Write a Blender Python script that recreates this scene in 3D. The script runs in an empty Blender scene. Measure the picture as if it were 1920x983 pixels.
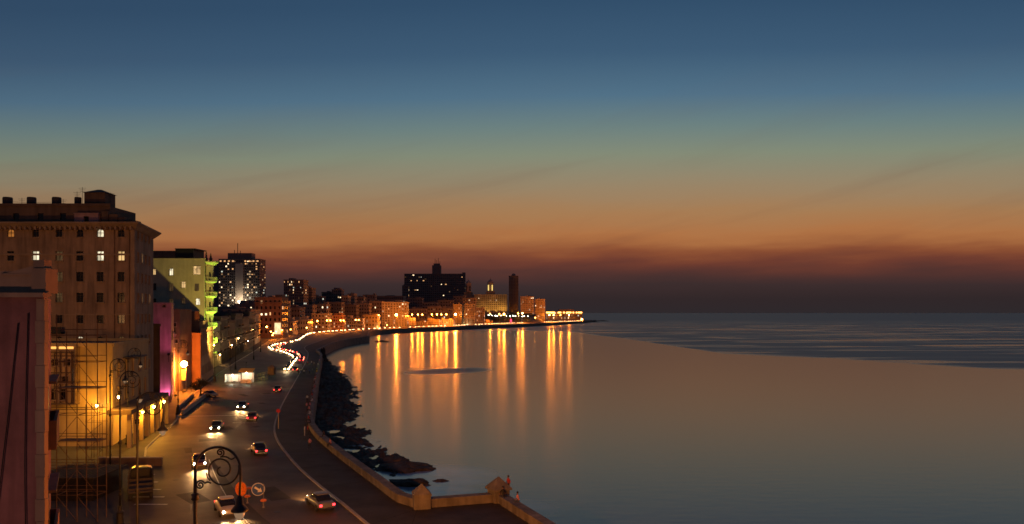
import bpy, bmesh, math, random
from math import pi, sin, cos, radians, sqrt, atan2
from mathutils import Vector, Matrix, noise

random.seed(7)
scene = bpy.context.scene
COL = scene.collection

# ------------------------------------------------------------------ camera
F, U0, V0, H = 1400.0, 960.0, 587.0, 20.0      # focal length and horizon in photo pixels, eye height in metres
cam_d = bpy.data.cameras.new('camera')
cam = bpy.data.objects.new('camera', cam_d)
COL.objects.link(cam)
cam.location = (0, 0, H)
cam.rotation_euler = (pi / 2, 0, 0)
cam_d.sensor_width = 36.0
cam_d.lens = 36.0 * F / 1920.0
cam_d.shift_y = (V0 - 491.5) / 1920.0
cam_d.clip_start = 0.5
cam_d.clip_end = 400000.0
scene.camera = cam

# ------------------------------------------------------------------ sky
def lin(c):
    return tuple(((x / 255.0) / 12.92 if x / 255.0 <= 0.04045 else ((x / 255.0 + 0.055) / 1.055) ** 2.4) for x in c)

world = bpy.data.worlds.new('World')
scene.world = world
world.use_nodes = True
wt = world.node_tree
wt.nodes.clear()

def N(t, kind, **kw):
    n = t.nodes.new(kind)
    for k, v in kw.items():
        setattr(n, k, v)
    return n

def L(t, a, b):
    t.links.new(a, b)

def M(t, op, a, b=None, c=None, clamp=False):
    n = t.nodes.new('ShaderNodeMath')
    n.operation = op
    n.use_clamp = clamp
    for i, x in enumerate((a, b, c)):
        if x is None:
            continue
        if isinstance(x, (int, float)):
            n.inputs[i].default_value = x
        else:
            t.links.new(x, n.inputs[i])
    return n.outputs[0]

def ramp(t, fac, stops, interp='LINEAR'):
    n = t.nodes.new('ShaderNodeValToRGB')
    cr = n.color_ramp
    cr.interpolation = interp
    while len(cr.elements) < len(stops):
        cr.elements.new(0.5)
    for e, (p, c) in zip(cr.elements, stops):
        e.position = p
        e.color = (*c[:3], 1.0)
    if fac is not None:
        t.links.new(fac, n.inputs[0])
    return n.outputs[0]

def mixc(t, fac, a, b, blend='MIX'):
    n = t.nodes.new('ShaderNodeMix')
    n.data_type = 'RGBA'
    n.blend_type = blend
    for s, x in ((n.inputs[0], fac), (n.inputs[6], a), (n.inputs[7], b)):
        if isinstance(x, (int, float)):
            s.default_value = x
        elif isinstance(x, tuple):
            s.default_value = (*x[:3], 1.0)
        else:
            t.links.new(x, s)
    return n.outputs[2]

tc = N(wt, 'ShaderNodeTexCoord')
sep = N(wt, 'ShaderNodeSeparateXYZ')
L(wt, tc.outputs['Generated'], sep.inputs[0])
elev = M(wt, 'MULTIPLY', M(wt, 'ARCSINE', sep.outputs[2]), 180 / pi)
azim = M(wt, 'ARCTAN2', sep.outputs[0], sep.outputs[1])          # 0 straight ahead
# thin layered cloud, stretched along the horizon, bends the bands a little
cmb = N(wt, 'ShaderNodeCombineXYZ')
L(wt, M(wt, 'MULTIPLY', azim, 3.4), cmb.inputs[0])
L(wt, M(wt, 'MULTIPLY_ADD', elev, 0.42, M(wt, 'MULTIPLY', azim, -0.7)), cmb.inputs[1])
cn = N(wt, 'ShaderNodeTexNoise')
cn.inputs['Scale'].default_value = 1.6
cn.inputs['Detail'].default_value = 5.0
cn.inputs['Roughness'].default_value = 0.5
L(wt, cmb.outputs[0], cn.inputs['Vector'])
cloud = M(wt, 'SUBTRACT', cn.outputs['Fac'], 0.5)
cmb2 = N(wt, 'ShaderNodeCombineXYZ')
L(wt, M(wt, 'MULTIPLY_ADD', elev, 0.055, M(wt, 'MULTIPLY', azim, 1.5)), cmb2.inputs[0])
L(wt, M(wt, 'MULTIPLY_ADD', elev, 0.30, M(wt, 'MULTIPLY', azim, -4.2)), cmb2.inputs[1])
cn2 = N(wt, 'ShaderNodeTexNoise')
cn2.inputs['Scale'].default_value = 0.9
cn2.inputs['Detail'].default_value = 7.0
cn2.inputs['Roughness'].default_value = 0.55
cn2.inputs['Distortion'].default_value = 0.5
L(wt, cmb2.outputs[0], cn2.inputs['Vector'])
wisp = ramp(wt, cn2.outputs['Fac'], [(0.47, (0, 0, 0)), (0.7, (1, 1, 1))])
wband = ramp(wt, M(wt, 'DIVIDE', elev, 18.0, clamp=True), [(0.12, (0, 0, 0)), (0.3, (1, 1, 1)), (0.55, (0.8,) * 3), (1.0, (0, 0, 0))])
wisp = M(wt, 'MULTIPLY', wisp, wband)
band = ramp(wt, M(wt, 'DIVIDE', elev, 12.0, clamp=True), [(0.0, (0, 0, 0)), (0.12, (0.15, 0.15, 0.15)), (0.33, (1, 1, 1)), (0.55, (0.55, 0.55, 0.55)), (1.0, (0, 0, 0))])
elev2 = M(wt, 'ADD', elev, M(wt, 'MULTIPLY', M(wt, 'MULTIPLY', cloud, 2.7), band))
arch = M(wt, 'MULTIPLY_ADD', M(wt, 'COSINE', M(wt, 'SUBTRACT', azim, 0.06)), -1.1, 2.1)   # the twilight arch sinks away from where the sun went down
elev2 = M(wt, 'MULTIPLY', elev2, arch)
west = [(0.0, (44, 40, 43)), (1.1, (43, 37, 41)), (2.2, (54, 41, 45)), (3.1, (82, 47, 45)), (3.9, (108, 56, 45)), (4.7, (138, 76, 48)), (5.8, (174, 112, 66)), (7.6, (166, 123, 82)),
        (10.0, (148, 133, 106)), (12.0, (130, 138, 118)), (13.9, (108, 129, 127)), (16.2, (80, 112, 134)), (19.2, (60, 90, 117)), (22.75, (48, 77, 105)), (35, (36, 62, 94)), (60, (27, 48, 78)), (90, (23, 42, 70))]
east = [(0.0, (62, 47, 40)), (4.0, (66, 50, 45)), (9.0, (64, 51, 50)), (16.0, (56, 52, 60)), (30.0, (38, 48, 68)), (90, (23, 40, 66))]
fac = M(wt, 'DIVIDE', elev2, 90.0, clamp=True)
cw = ramp(wt, fac, [(p / 90.0, lin(c)) for p, c in west])
ce = ramp(wt, fac, [(p / 90.0, lin(c)) for p, c in east])
away = M(wt, 'MULTIPLY_ADD', M(wt, 'COSINE', M(wt, 'SUBTRACT', azim, 0.22)), -0.5, 0.5)
away = M(wt, 'POWER', away, 1.0)
skyc = mixc(wt, away, cw, ce)
skyc = mixc(wt, M(wt, 'MULTIPLY', wisp, 0.24), skyc, lin((104, 70, 58)))
# clear-sky scattering with the sun just set adds the remaining diffuse light
nis = N(wt, 'ShaderNodeTexSky')
nis.sky_type = 'NISHITA'
nis.sun_disc = False
nis.sun_elevation = radians(-3.0)
nis.sun_rotation = radians(12.0)
nsc = N(wt, 'ShaderNodeVectorMath', operation='SCALE')
L(wt, nis.outputs[0], nsc.inputs[0])
nsc.inputs['Scale'].default_value = 0.02
skyc = mixc(wt, 1.0, skyc, nsc.outputs[0], 'ADD')
bg = N(wt, 'ShaderNodeBackground')
bg.inputs[1].default_value = 1.0
L(wt, skyc, bg.inputs[0])
wo = N(wt, 'ShaderNodeOutputWorld')
L(wt, bg.outputs[0], wo.inputs[0])

scene.view_settings.view_transform = 'Standard'
scene.view_settings.look = 'None'
scene.view_settings.gamma = 1.0
scene.view_settings.exposure = 0.0
scene.cycles.use_denoising = True
scene.cycles.max_bounces = 5
scene.cycles.diffuse_bounces = 2
scene.cycles.glossy_bounces = 3
scene.cycles.transmission_bounces = 2
scene.cycles.sample_clamp_indirect = 4.0
scene.cycles.filter_width = 1.6

# ------------------------------------------------------------------ helpers
def P(u, v, d):
    return Vector(((u - U0) / F * d, d, H - (v - V0) / F * d))

def G(u, v, z=0.0):
    return P(u, v, (H - z) * F / (v - V0))

ORD = ['first', 'second', 'third', 'fourth', 'fifth', 'sixth', 'seventh', 'eighth', 'ninth', 'tenth', 'eleventh', 'twelfth', 'thirteenth', 'fourteenth', 'fifteenth', 'sixteenth', 'seventeenth',
       'eighteenth', 'nineteenth', 'twentieth'] + ['twenty-' + x for x in ('first', 'second', 'third', 'fourth', 'fifth', 'sixth', 'seventh', 'eighth', 'ninth')] + ['thirtieth'] + \
      ['thirty-' + x for x in ('first', 'second', 'third', 'fourth', 'fifth', 'sixth', 'seventh', 'eighth', 'ninth')] + ['fortieth'] + ['forty-' + x for x in ('first', 'second', 'third', 'fourth', 'fifth')]

def ordinal(n):
    tens = ['', '', 'twenty', 'thirty', 'forty', 'fifty', 'sixty', 'seventy', 'eighty', 'ninety']
    if n >= 100: return 'hundredth' if n == 100 else 'hundred and ' + ordinal(n - 100)
    if n <= 20: return ORD[n - 1]
    return tens[n // 10][:-1] + 'ieth' if n % 10 == 0 else tens[n // 10] + '-' + ORD[n % 10 - 1]

def tag(o, label=None, cat=None, group=None, kind=None):
    if label: o['label'] = label
    if cat: o['category'] = cat
    if group: o['group'] = group
    if kind: o['kind'] = kind
    return o

def empty(name, loc=(0, 0, 0), rz=0.0):
    o = bpy.data.objects.new(name, None)
    o.location = loc
    o.rotation_euler = (0, 0, rz)
    COL.objects.link(o)
    return o

def link(name, me, parent=None, loc=None, rz=None):
    o = bpy.data.objects.new(name, me)
    COL.objects.link(o)
    if parent: o.parent = parent
    if loc is not None: o.location = loc
    if rz is not None: o.rotation_euler = (0, 0, rz)
    return o

def copy_tree(o, parent=None):
    c = o.copy()
    COL.objects.link(c)
    if parent is not None:
        c.parent = parent
    for ch in o.children:
        copy_tree(ch, c)
    return c

class MB:
    def __init__(s):
        s.v, s.f, s.mi = [], [], []
        s.cur = 0
    def face(s, *pts):
        n = len(s.v)
        s.v += [tuple(p) for p in pts]
        s.f.append(tuple(range(n, n + len(pts))))
        s.mi.append(s.cur)
        return s
    def quads(s, verts, faces):
        n = len(s.v)
        s.v += [tuple(p) for p in verts]
        for f in faces:
            s.f.append(tuple(n + i for i in f))
            s.mi.append(s.cur)
        return s
    def box(s, x0, x1, y0, y1, z0, z1):
        vs = [(x0, y0, z0), (x1, y0, z0), (x1, y1, z0), (x0, y1, z0), (x0, y0, z1), (x1, y0, z1), (x1, y1, z1), (x0, y1, z1)]
        return s.quads(vs, [(3, 2, 1, 0), (4, 5, 6, 7), (0, 1, 5, 4), (1, 2, 6, 5), (2, 3, 7, 6), (3, 0, 4, 7)])
    def bar(s, a, b, w, h=None, up=(0, 0, 1)):
        a, b = Vector(a), Vector(b)
        h = h or w
        d = (b - a).normalized()
        up = Vector(up)
        if abs(d.dot(up)) > 0.98: up = Vector((0, 1, 0))
        r = d.cross(up).normalized()
        n = r.cross(d)
        vs = [p + r * (sx * w / 2) + n * (sz * h / 2) for p in (a, b) for sx, sz in ((-1, -1), (1, -1), (1, 1), (-1, 1))]
        return s.quads(vs, [(0, 1, 2, 3), (7, 6, 5, 4), (0, 4, 5, 1), (1, 5, 6, 2), (2, 6, 7, 3), (3, 7, 4, 0)])
    def prism(s, pts, z0, z1, top=None):
        n = len(pts)
        top = top or pts
        vs = [(p[0], p[1], z0) for p in pts] + [(p[0], p[1], z1) for p in top]
        fs = [tuple(range(n - 1, -1, -1)), tuple(range(n, 2 * n))] + [(i, (i + 1) % n, n + (i + 1) % n, n + i) for i in range(n)]
        return s.quads(vs, fs)
    def lathe(s, prof, seg=12, c=(0, 0, 0), cap=True):
        vs, fs = [], []
        for r, z in prof:
            for k in range(seg):
                a = 2 * pi * k / seg
                vs.append((c[0] + r * cos(a), c[1] + r * sin(a), c[2] + z))
        for i in range(len(prof) - 1):
            for k in range(seg):
                fs.append((i * seg + k, i * seg + (k + 1) % seg, (i + 1) * seg + (k + 1) % seg, (i + 1) * seg + k))
        if cap:
            fs.append(tuple(range(seg - 1, -1, -1)))
            fs.append(tuple((len(prof) - 1) * seg + k for k in range(seg)))
        return s.quads(vs, fs)
    def tube(s, pts, r, seg=6):
        pts = [Vector(p) for p in pts]
        n = len(pts)
        rr = r if isinstance(r, (list, tuple)) else [r] * n
        vs, fs = [], []
        ref = Vector((0, 1, 0))
        for i, p in enumerate(pts):
            t = (pts[min(i + 1, n - 1)] - pts[max(i - 1, 0)]).normalized()
            if abs(t.dot(ref)) > 0.95: ref = Vector((1, 0, 0))
            a = t.cross(ref).normalized()
            b = t.cross(a)
            for k in range(seg):
                q = 2 * pi * k / seg
                vs.append(p + (a * cos(q) + b * sin(q)) * rr[i])
        for i in range(n - 1):
            for k in range(seg):
                fs.append((i * seg + k, i * seg + (k + 1) % seg, (i + 1) * seg + (k + 1) % seg, (i + 1) * seg + k))
        fs.append(tuple(range(seg - 1, -1, -1)))
        fs.append(tuple((n - 1) * seg + k for k in range(seg)))
        return s.quads(vs, fs)
    def loft(s, rings):
        n = len(rings[0])
        vs = [p for r in rings for p in r]
        fs = []
        for i in range(len(rings) - 1):
            for k in range(n):
                fs.append((i * n + k, i * n + (k + 1) % n, (i + 1) * n + (k + 1) % n, (i + 1) * n + k))
        fs.append(tuple(range(n - 1, -1, -1)))
        fs.append(tuple((len(rings) - 1) * n + k for k in range(n)))
        return s.quads(vs, fs)
    def mesh(s, name, mats, smooth=False):
        me = bpy.data.meshes.new(name)
        me.from_pydata(s.v, [], s.f)
        if not isinstance(mats, (list, tuple)): mats = [mats]
        for m in mats: me.materials.append(m)
        if max(s.mi, default=0) > 0: me.polygons.foreach_set('material_index', s.mi)
        if smooth: me.polygons.foreach_set('use_smooth', [True] * len(s.f))
        me.update()
        bm = bmesh.new()
        bm.from_mesh(me)
        bmesh.ops.remove_doubles(bm, verts=bm.verts, dist=1e-4)
        bmesh.ops.recalc_face_normals(bm, faces=bm.faces)
        bm.to_mesh(me)
        bm.free()
        return me
    def build(s, name, mats, parent=None, loc=None, rz=None, smooth=False):
        return link(name, s.mesh(name, mats, smooth), parent, loc, rz)

def sphere_mb(r, c=(0, 0, 0), seg=10, rings=6, sz=1.0):
    return MB().lathe([(max(r * sin(pi * i / rings), 0.0005), -r * sz * cos(pi * i / rings)) for i in range(rings + 1)], seg, c)

def catmull(pts, step):
    out = []
    p = [Vector(q) for q in pts]
    p = [p[0] * 2 - p[1]] + p + [p[-1] * 2 - p[-2]]
    for i in range(1, len(p) - 2):
        n = max(1, int((p[i + 1] - p[i]).length / step))
        for k in range(n):
            t = k / n
            out.append(0.5 * ((2 * p[i]) + (p[i + 1] - p[i - 1]) * t + (2 * p[i - 1] - 5 * p[i] + 4 * p[i + 1] - p[i + 2]) * t * t + (3 * p[i] - p[i - 1] - 3 * p[i + 1] + p[i + 2]) * t ** 3))
    out.append(p[-2].copy())
    return out

def interp(tab, x):
    if x <= tab[0][0]: return tab[0][1]
    for (a, b), (c, d) in zip(tab, tab[1:]):
        if x <= c: return b + (d - b) * (x - a) / (c - a)
    return tab[-1][1]

def offset(pl, dist):                       # to the right of the walking direction
    out = []
    for i, p in enumerate(pl):
        t = (pl[min(i + 1, len(pl) - 1)] - pl[max(i - 1, 0)])
        t = Vector((t.x, t.y, 0)).normalized()
        out.append(Vector((p.x + t.y * dist, p.y - t.x * dist, p.z)))
    return out

# ------------------------------------------------------------------ materials
MATS = {}
def mat(name, col, rough=0.8, var=0.25, scale=0.6, bump=0.25, stain=0.0, metal=0.0, spec=0.5, var_rough=0.0, bscale=None, col2=None):
    if name in MATS: return MATS[name]
    m = bpy.data.materials.new(name)
    m.use_nodes = True
    t = m.node_tree
    b = t.nodes['Principled BSDF']
    b.inputs['Metallic'].default_value = metal
    b.inputs['Specular IOR Level'].default_value = spec
    co = N(t, 'ShaderNodeNewGeometry').outputs['Position']
    n1 = N(t, 'ShaderNodeTexNoise')
    n1.inputs['Scale'].default_value = scale
    n1.inputs['Detail'].default_value = 6
    n1.inputs['Roughness'].default_value = 0.62
    L(t, co, n1.inputs['Vector'])
    c0 = tuple(x * (1 - var) for x in col)
    c1 = tuple(min(1, x * (1 + var)) for x in (col2 or col))
    c = ramp(t, n1.outputs['Fac'], [(0.3, c0), (0.7, c1)])
    if stain:
        mp = N(t, 'ShaderNodeMapping')
        mp.inputs['Scale'].default_value = (1.1, 1.1, 0.12)
        L(t, co, mp.inputs['Vector'])
        n2 = N(t, 'ShaderNodeTexNoise')
        n2.inputs['Scale'].default_value = 1.2
        n2.inputs['Detail'].default_value = 5
        L(t, mp.outputs[0], n2.inputs['Vector'])
        f = ramp(t, n2.outputs['Fac'], [(0.45, (0, 0, 0)), (0.75, (stain, stain, stain))])
        c = mixc(t, f, c, tuple(x * 0.35 for x in col))
    L(t, c, b.inputs['Base Color'])
    if var_rough:
        n3 = N(t, 'ShaderNodeTexNoise')
        n3.inputs['Scale'].default_value = scale * 0.7
        n3.inputs['Detail'].default_value = 4
        L(t, co, n3.inputs['Vector'])
        L(t, M(t, 'MULTIPLY_ADD', n3.outputs['Fac'], var_rough * 2, rough - var_rough, clamp=True), b.inputs['Roughness'])
    else:
        b.inputs['Roughness'].default_value = rough
    if bump:
        n4 = N(t, 'ShaderNodeTexNoise')
        n4.inputs['Scale'].default_value = bscale or scale * 9
        n4.inputs['Detail'].default_value = 4
        L(t, co, n4.inputs['Vector'])
        bp = N(t, 'ShaderNodeBump')
        bp.inputs['Strength'].default_value = bump
        bp.inputs['Distance'].default_value = 0.05
        L(t, n4.outputs['Fac'], bp.inputs['Height'])
        L(t, bp.outputs[0], b.inputs['Normal'])
    MATS[name] = m
    return m

def emis(name, col, strength, var=0.0, scale=2.0):
    if name in MATS: return MATS[name]
    m = bpy.data.materials.new(name)
    m.use_nodes = True
    t = m.node_tree
    b = t.nodes['Principled BSDF']
    b.inputs['Base Color'].default_value = (0.02, 0.02, 0.02, 1)
    b.inputs['Roughness'].default_value = 0.3
    b.inputs['Emission Color'].default_value = (*col, 1)
    b.inputs['Emission Strength'].default_value = strength
    if var:
        co = N(t, 'ShaderNodeNewGeometry').outputs['Position']
        mp = N(t, 'ShaderNodeMapping')
        mp.inputs['Scale'].default_value = (scale, scale, scale * 0.55)
        L(t, co, mp.inputs['Vector'])
        n = N(t, 'ShaderNodeTexVoronoi')
        n.inputs['Scale'].default_value = 1.0
        L(t, mp.outputs[0], n.inputs['Vector'])
        s = N(t, 'ShaderNodeSeparateColor')
        L(t, n.outputs['Color'], s.inputs[0])
        L(t, M(t, 'MULTIPLY', M(t, 'MULTIPLY_ADD', s.outputs[0], var, 1 - var), strength), b.inputs['Emission Strength'])
    MATS[name] = m
    return m

SOD = (1.0, 0.225, 0.012)
m_asphalt = mat('asphalt', (0.098, 0.07, 0.05), 0.62, 0.45, 0.16, 0.6, var_rough=0.18, bscale=3.0, spec=0.22)
m_ground = mat('bare_ground', (0.06, 0.055, 0.05), 0.85, 0.3, 0.1, 0.3)
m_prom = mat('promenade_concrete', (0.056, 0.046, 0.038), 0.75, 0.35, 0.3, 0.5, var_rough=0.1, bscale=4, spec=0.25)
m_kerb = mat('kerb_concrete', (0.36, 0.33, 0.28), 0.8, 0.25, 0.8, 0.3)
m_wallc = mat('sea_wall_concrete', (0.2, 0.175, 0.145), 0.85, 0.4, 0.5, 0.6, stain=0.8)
m_rock = mat('reef_rock', (0.13, 0.09, 0.062), 0.85, 0.5, 0.8, 1.0, bscale=2.5, spec=0.15)
m_paint = mat('paint_and_light_streak', (0.55, 0.53, 0.48), 0.7, 0.4, 3.0, 0.2)
m_iron = mat('black_iron', (0.022, 0.02, 0.019), 0.5, 0.3, 4, 0.2, metal=0.3)
m_steel = mat('galvanised_steel', (0.28, 0.25, 0.22), 0.5, 0.3, 3, 0.2, metal=0.6)
m_rust = mat('rusty_tube', (0.11, 0.065, 0.04), 0.7, 0.4, 2, 0.3, metal=0.2)
m_globe = emis('milky_glass', (1.0, 0.6, 0.32), .25)
m_dark = mat('dark_interior', (0.012, 0.011, 0.011), 0.6, 0.3, 1, 0)
m_glass = mat('window_glass', (0.014, 0.013, 0.014), 0.16, 0.3, 1.5, 0.0)
m_frame = mat('window_joinery', (0.075, 0.055, 0.04), 0.7, 0.3, 2, 0.1)
m_framel = mat('pale_joinery', (0.35, 0.31, 0.26), 0.7, 0.2, 2, 0.1)
m_roof = mat('roof_screed', (0.11, 0.095, 0.085), 0.9, 0.35, 0.4, 0.4)
m_dstone = mat('stone_render_brown', (0.35, 0.24, 0.16), 0.9, 0.34, 0.2, 0.45, stain=0.75)
m_dtrim = mat('stone_trim', (0.36, 0.26, 0.175), 0.9, 0.22, 0.4, 0.3, stain=0.4)
m_rose = mat('rose_plaster', (0.32, 0.145, 0.13), 0.92, 0.38, 0.35, 0.45, stain=0.75)
m_ochre = mat('ochre_plaster', (0.52, 0.37, 0.17), 0.9, 0.14, 0.3, 0.25, stain=0.25)
m_cream = mat('cream_plaster', (0.52, 0.47, 0.30), 0.9, 0.15, 0.3, 0.25, stain=0.3)
m_pink = mat('pink_plaster', (0.42, 0.27, 0.27), 0.9, 0.2, 0.35, 0.3, stain=0.5)
m_grey = mat('grey_plaster', (0.13, 0.115, 0.1), 0.9, 0.25, 0.3, 0.3, stain=0.5)
m_brown = mat('brown_plaster', (0.16, 0.105, 0.07), 0.9, 0.25, 0.3, 0.3, stain=0.5)
m_terra = mat('terracotta_plaster', (0.4, 0.2, 0.11), 0.9, 0.2, 0.3, 0.3, stain=0.3)
m_far = mat('far_concrete', (0.19, 0.16, 0.145), 0.9, 0.15, 0.05, 0)
m_far2 = mat('far_render', (0.3, 0.24, 0.18), 0.9, 0.25, 0.08, 0)
m_far3 = mat('far_pale_render', (0.4, 0.33, 0.25), 0.9, 0.25, 0.08, 0)
m_panel = mat('pale_tower_panel', (0.5, 0.42, 0.36), 0.9, 0.1, 0.05, 0)
m_tank = mat('water_tank', (0.06, 0.05, 0.05), 0.8, 0.3, 1, 0.2)
m_lit = emis('lit_window_white', (1.0, 0.86, 0.58), 1.5, 0.75, 1.6)
m_litw = emis('lit_window_warm', (1.0, 0.62, 0.25), 1.0, 0.7, 1.6)
m_lito = emis('lit_window_orange', (1.0, 0.34, 0.06), 0.55, 0.6, 1.6)
m_dimw = emis('dim_window', (0.9, 0.5, 0.2), 0.09, 0.6, 1.6)
m_litg = emis('lit_window_green', (0.1, 1.0, 0.45), 0.8, 0.2)
m_farlit = emis('far_lit_window', (1.0, 0.72, 0.42), 2.6)
m_farlit2 = emis('far_lit_window_amber', (1.0, 0.5, 0.2), 1.2)
FARW = [m_farlit, m_farlit2, emis('far_window_dim', (1.0, 0.55, 0.25), .35), emis('far_window_faint', (1.0, 0.45, 0.15), .14), emis('far_window_cool', (0.85, 0.9, 0.75), 1.0), emis('far_window_mid', (1.0, 0.65, 0.35), .7)]
m_sod = emis('sodium_lamp', (1.0, 0.36, 0.06), 45.0)
m_sodbig = emis('sodium_lamp_bright', (1.0, 0.42, 0.1), 120.0)
m_whitelamp = emis('white_lamp', (1.0, 0.9, 0.72), 40.0)
m_head = emis('headlight_glow', (1.0, 0.86, 0.62), 60.0)
m_headfar = emis('far_headlight_glow', (1.0, 0.62, 0.26), 28.0)
m_tail = emis('tail_light_glow', (1.0, 0.03, 0.035), 7.0)
m_tyre = mat('tyre_rubber', (0.02, 0.02, 0.02), 0.85, 0.2, 6, 0.2)
m_chrome = mat('chrome', (0.6, 0.6, 0.6), 0.2, 0.1, 6, 0, metal=1.0)
m_carglass = mat('car_glass', (0.015, 0.015, 0.018), 0.08, 0.1, 3, 0)
CARP = [mat('car_paint_' + n, c, 0.3, 0.06, 2, 0) for n, c in (('maroon', (0.12, 0.02, 0.02)), ('navy', (0.02, 0.035, 0.09)), ('black', (0.015, 0.015, 0.015)), ('cream', (0.5, 0.44, 0.33)), ('green', (0.03, 0.09, 0.06)), ('grey', (0.16, 0.16, 0.17)))]
CARN = ['maroon', 'navy blue', 'black', 'cream', 'dark green', 'grey']

# ------------------------------------------------------------------ plan: coast, wall, kerb, facade line
wall_px = [(745, 945), (700, 911), (650, 873), (612, 842), (589, 820), (578, 801), (577, 785), (582, 760), (588, 730), (593, 702), (597, 682), (600, 668)]
PIL1, PIL2 = G(783, 957), G(931, 945)
near_wall = catmull([PIL1] + [G(*p) for p in wall_px] + [Vector((-101, 384, 0))], 2.0)
far_coast = catmull([Vector(p) for p in ((-101, 384, 0), (-110, 440, 0), (-119, 510, 0), (-121, 560, 0), (-118, 612, 0))], 8) + \
    catmull([Vector(p) for p in ((-124, 640, 0), (-150, 800, 0), (-136, 905, 0), (-84, 1050, 0), (36, 1344, 0), (170, 1768, 0), (228, 2040, 0))], 20)
bastion = [Vector((14, 40, 0)), G(1040, 997), PIL2, PIL1]
coast = [Vector((40, -40, 0))] + bastion + near_wall[1:] + far_coast[1:]
land = [(p.x, p.y) for p in coast] + [(200, 2300), (-3000, 4200), (-9000, 4200), (-9000, -60), (40, -60)]

def sheet(name, pts, z, m, kind='structure', thick=0.0):
    bm = bmesh.new()
    vs = [bm.verts.new((x, y, z)) for x, y in pts]
    bm.faces.new(vs)
    if thick:
        r = bmesh.ops.extrude_face_region(bm, geom=bm.faces[:])
        bmesh.ops.translate(bm, verts=[g for g in r['geom'] if isinstance(g, bmesh.types.BMVert)], vec=(0, 0, -thick))
    bmesh.ops.triangulate(bm, faces=bm.faces[:])
    bmesh.ops.recalc_face_normals(bm, faces=bm.faces[:])
    me = bpy.data.meshes.new(name)
    bm.to_mesh(me)
    bm.free()
    me.materials.append(m)
    o = link(name, me)
    if not thick:
        if me.polygons[0].normal.z < 0: me.flip_normals()
    tag(o, kind=kind)
    return o

FL = [(-14, 20), (-18.6, 30), (-27, 45), (-45, 80), (-60, 112), (-66, 135), (-78, 165), (-86, 192), (-103, 250), (-119, 310), (-141, 395), (-170, 500), (-192, 580), (-226, 740), (-204, 960), (-128, 1180)]
FLT = [(y, x) for x, y in FL]
def Lx(y): return interp(FLT, y)

kerb_px = [(690, 988), (640, 946), (600, 915), (560, 880), (535, 851), (520, 830), (513, 810), (515, 792), (523, 770), (534, 748), (549, 722), (564, 696), (575, 675), (577, 662)]
kerb_near = [Vector((-2, 50, 0)), Vector((-7, 58, 0))] + [G(*p) for p in kerb_px]
kerb_far = [Vector((-122, 440, 0)), Vector((-135, 520, 0)), Vector((-150, 620, 0)), Vector((-165, 720, 0)), Vector((-163, 800, 0)), Vector((-149, 905, 0)), Vector((-97, 1050, 0)), Vector((23, 1344, 0)), Vector((157, 1768, 0)), Vector((215, 2040, 0))]
kerb = catmull(kerb_near + kerb_far, 4.0)

sheet('ground', land, 0.0, m_ground)
road_pts = [(Lx(y) + 4.0, y) for y in list(range(20, 740, 12))] + [(Lx(y) + 6, y) for y in (760, 860, 960)] + [(-130, 1100), (-20, 1344), (118, 1768), (180, 2040)]
road_pts = road_pts + [(p.x, p.y) for p in reversed(kerb)] + [(4, 30), (2, 20)]
road = sheet('road', road_pts, 0.004, m_asphalt)

prom_pts = [(p.x, p.y) for p in kerb if p.y < 2050]
outer = [(p.x, p.y) for p in ([Vector((13, 40, 0)), G(1040, 997), PIL2, PIL1] + near_wall[1:] + far_coast[1:])]
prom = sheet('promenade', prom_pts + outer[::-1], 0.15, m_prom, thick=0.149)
kb = MB()
kin, kout = offset(kerb, 0.28), offset(kerb, -0.02)
for i in range(len(kerb) - 1):
    a, b, c, d = kout[i], kout[i + 1], kin[i + 1], kin[i]
    z = 0.158
    kb.quads([(a.x, a.y, 0), (b.x, b.y, 0), (c.x, c.y, 0), (d.x, d.y, 0), (a.x, a.y, z), (b.x, b.y, z), (c.x, c.y, z), (d.x, d.y, z)], [(4, 5, 6, 7), (0, 1, 5, 4), (2, 3, 7, 6)])
kb.build('kerb', m_kerb, prom)

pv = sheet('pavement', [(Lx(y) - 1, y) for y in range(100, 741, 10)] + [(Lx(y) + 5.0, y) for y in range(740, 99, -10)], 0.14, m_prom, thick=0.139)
kl = [Vector((Lx(y) + 5.0, y, 0)) for y in range(100, 741, 10)]
kb = MB()
ko = offset(kl, 0.25)
for i in range(len(kl) - 1):
    a, b, c, d = kl[i], kl[i + 1], ko[i + 1], ko[i]
    kb.quads([(a.x, a.y, 0), (b.x, b.y, 0), (c.x, c.y, 0), (d.x, d.y, 0), (a.x, a.y, .15), (b.x, b.y, .15), (c.x, c.y, .15), (d.x, d.y, .15)], [(4, 5, 6, 7), (0, 1, 5, 4), (2, 3, 7, 6)])
kb.build('kerb', m_kerb, pv)

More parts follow.
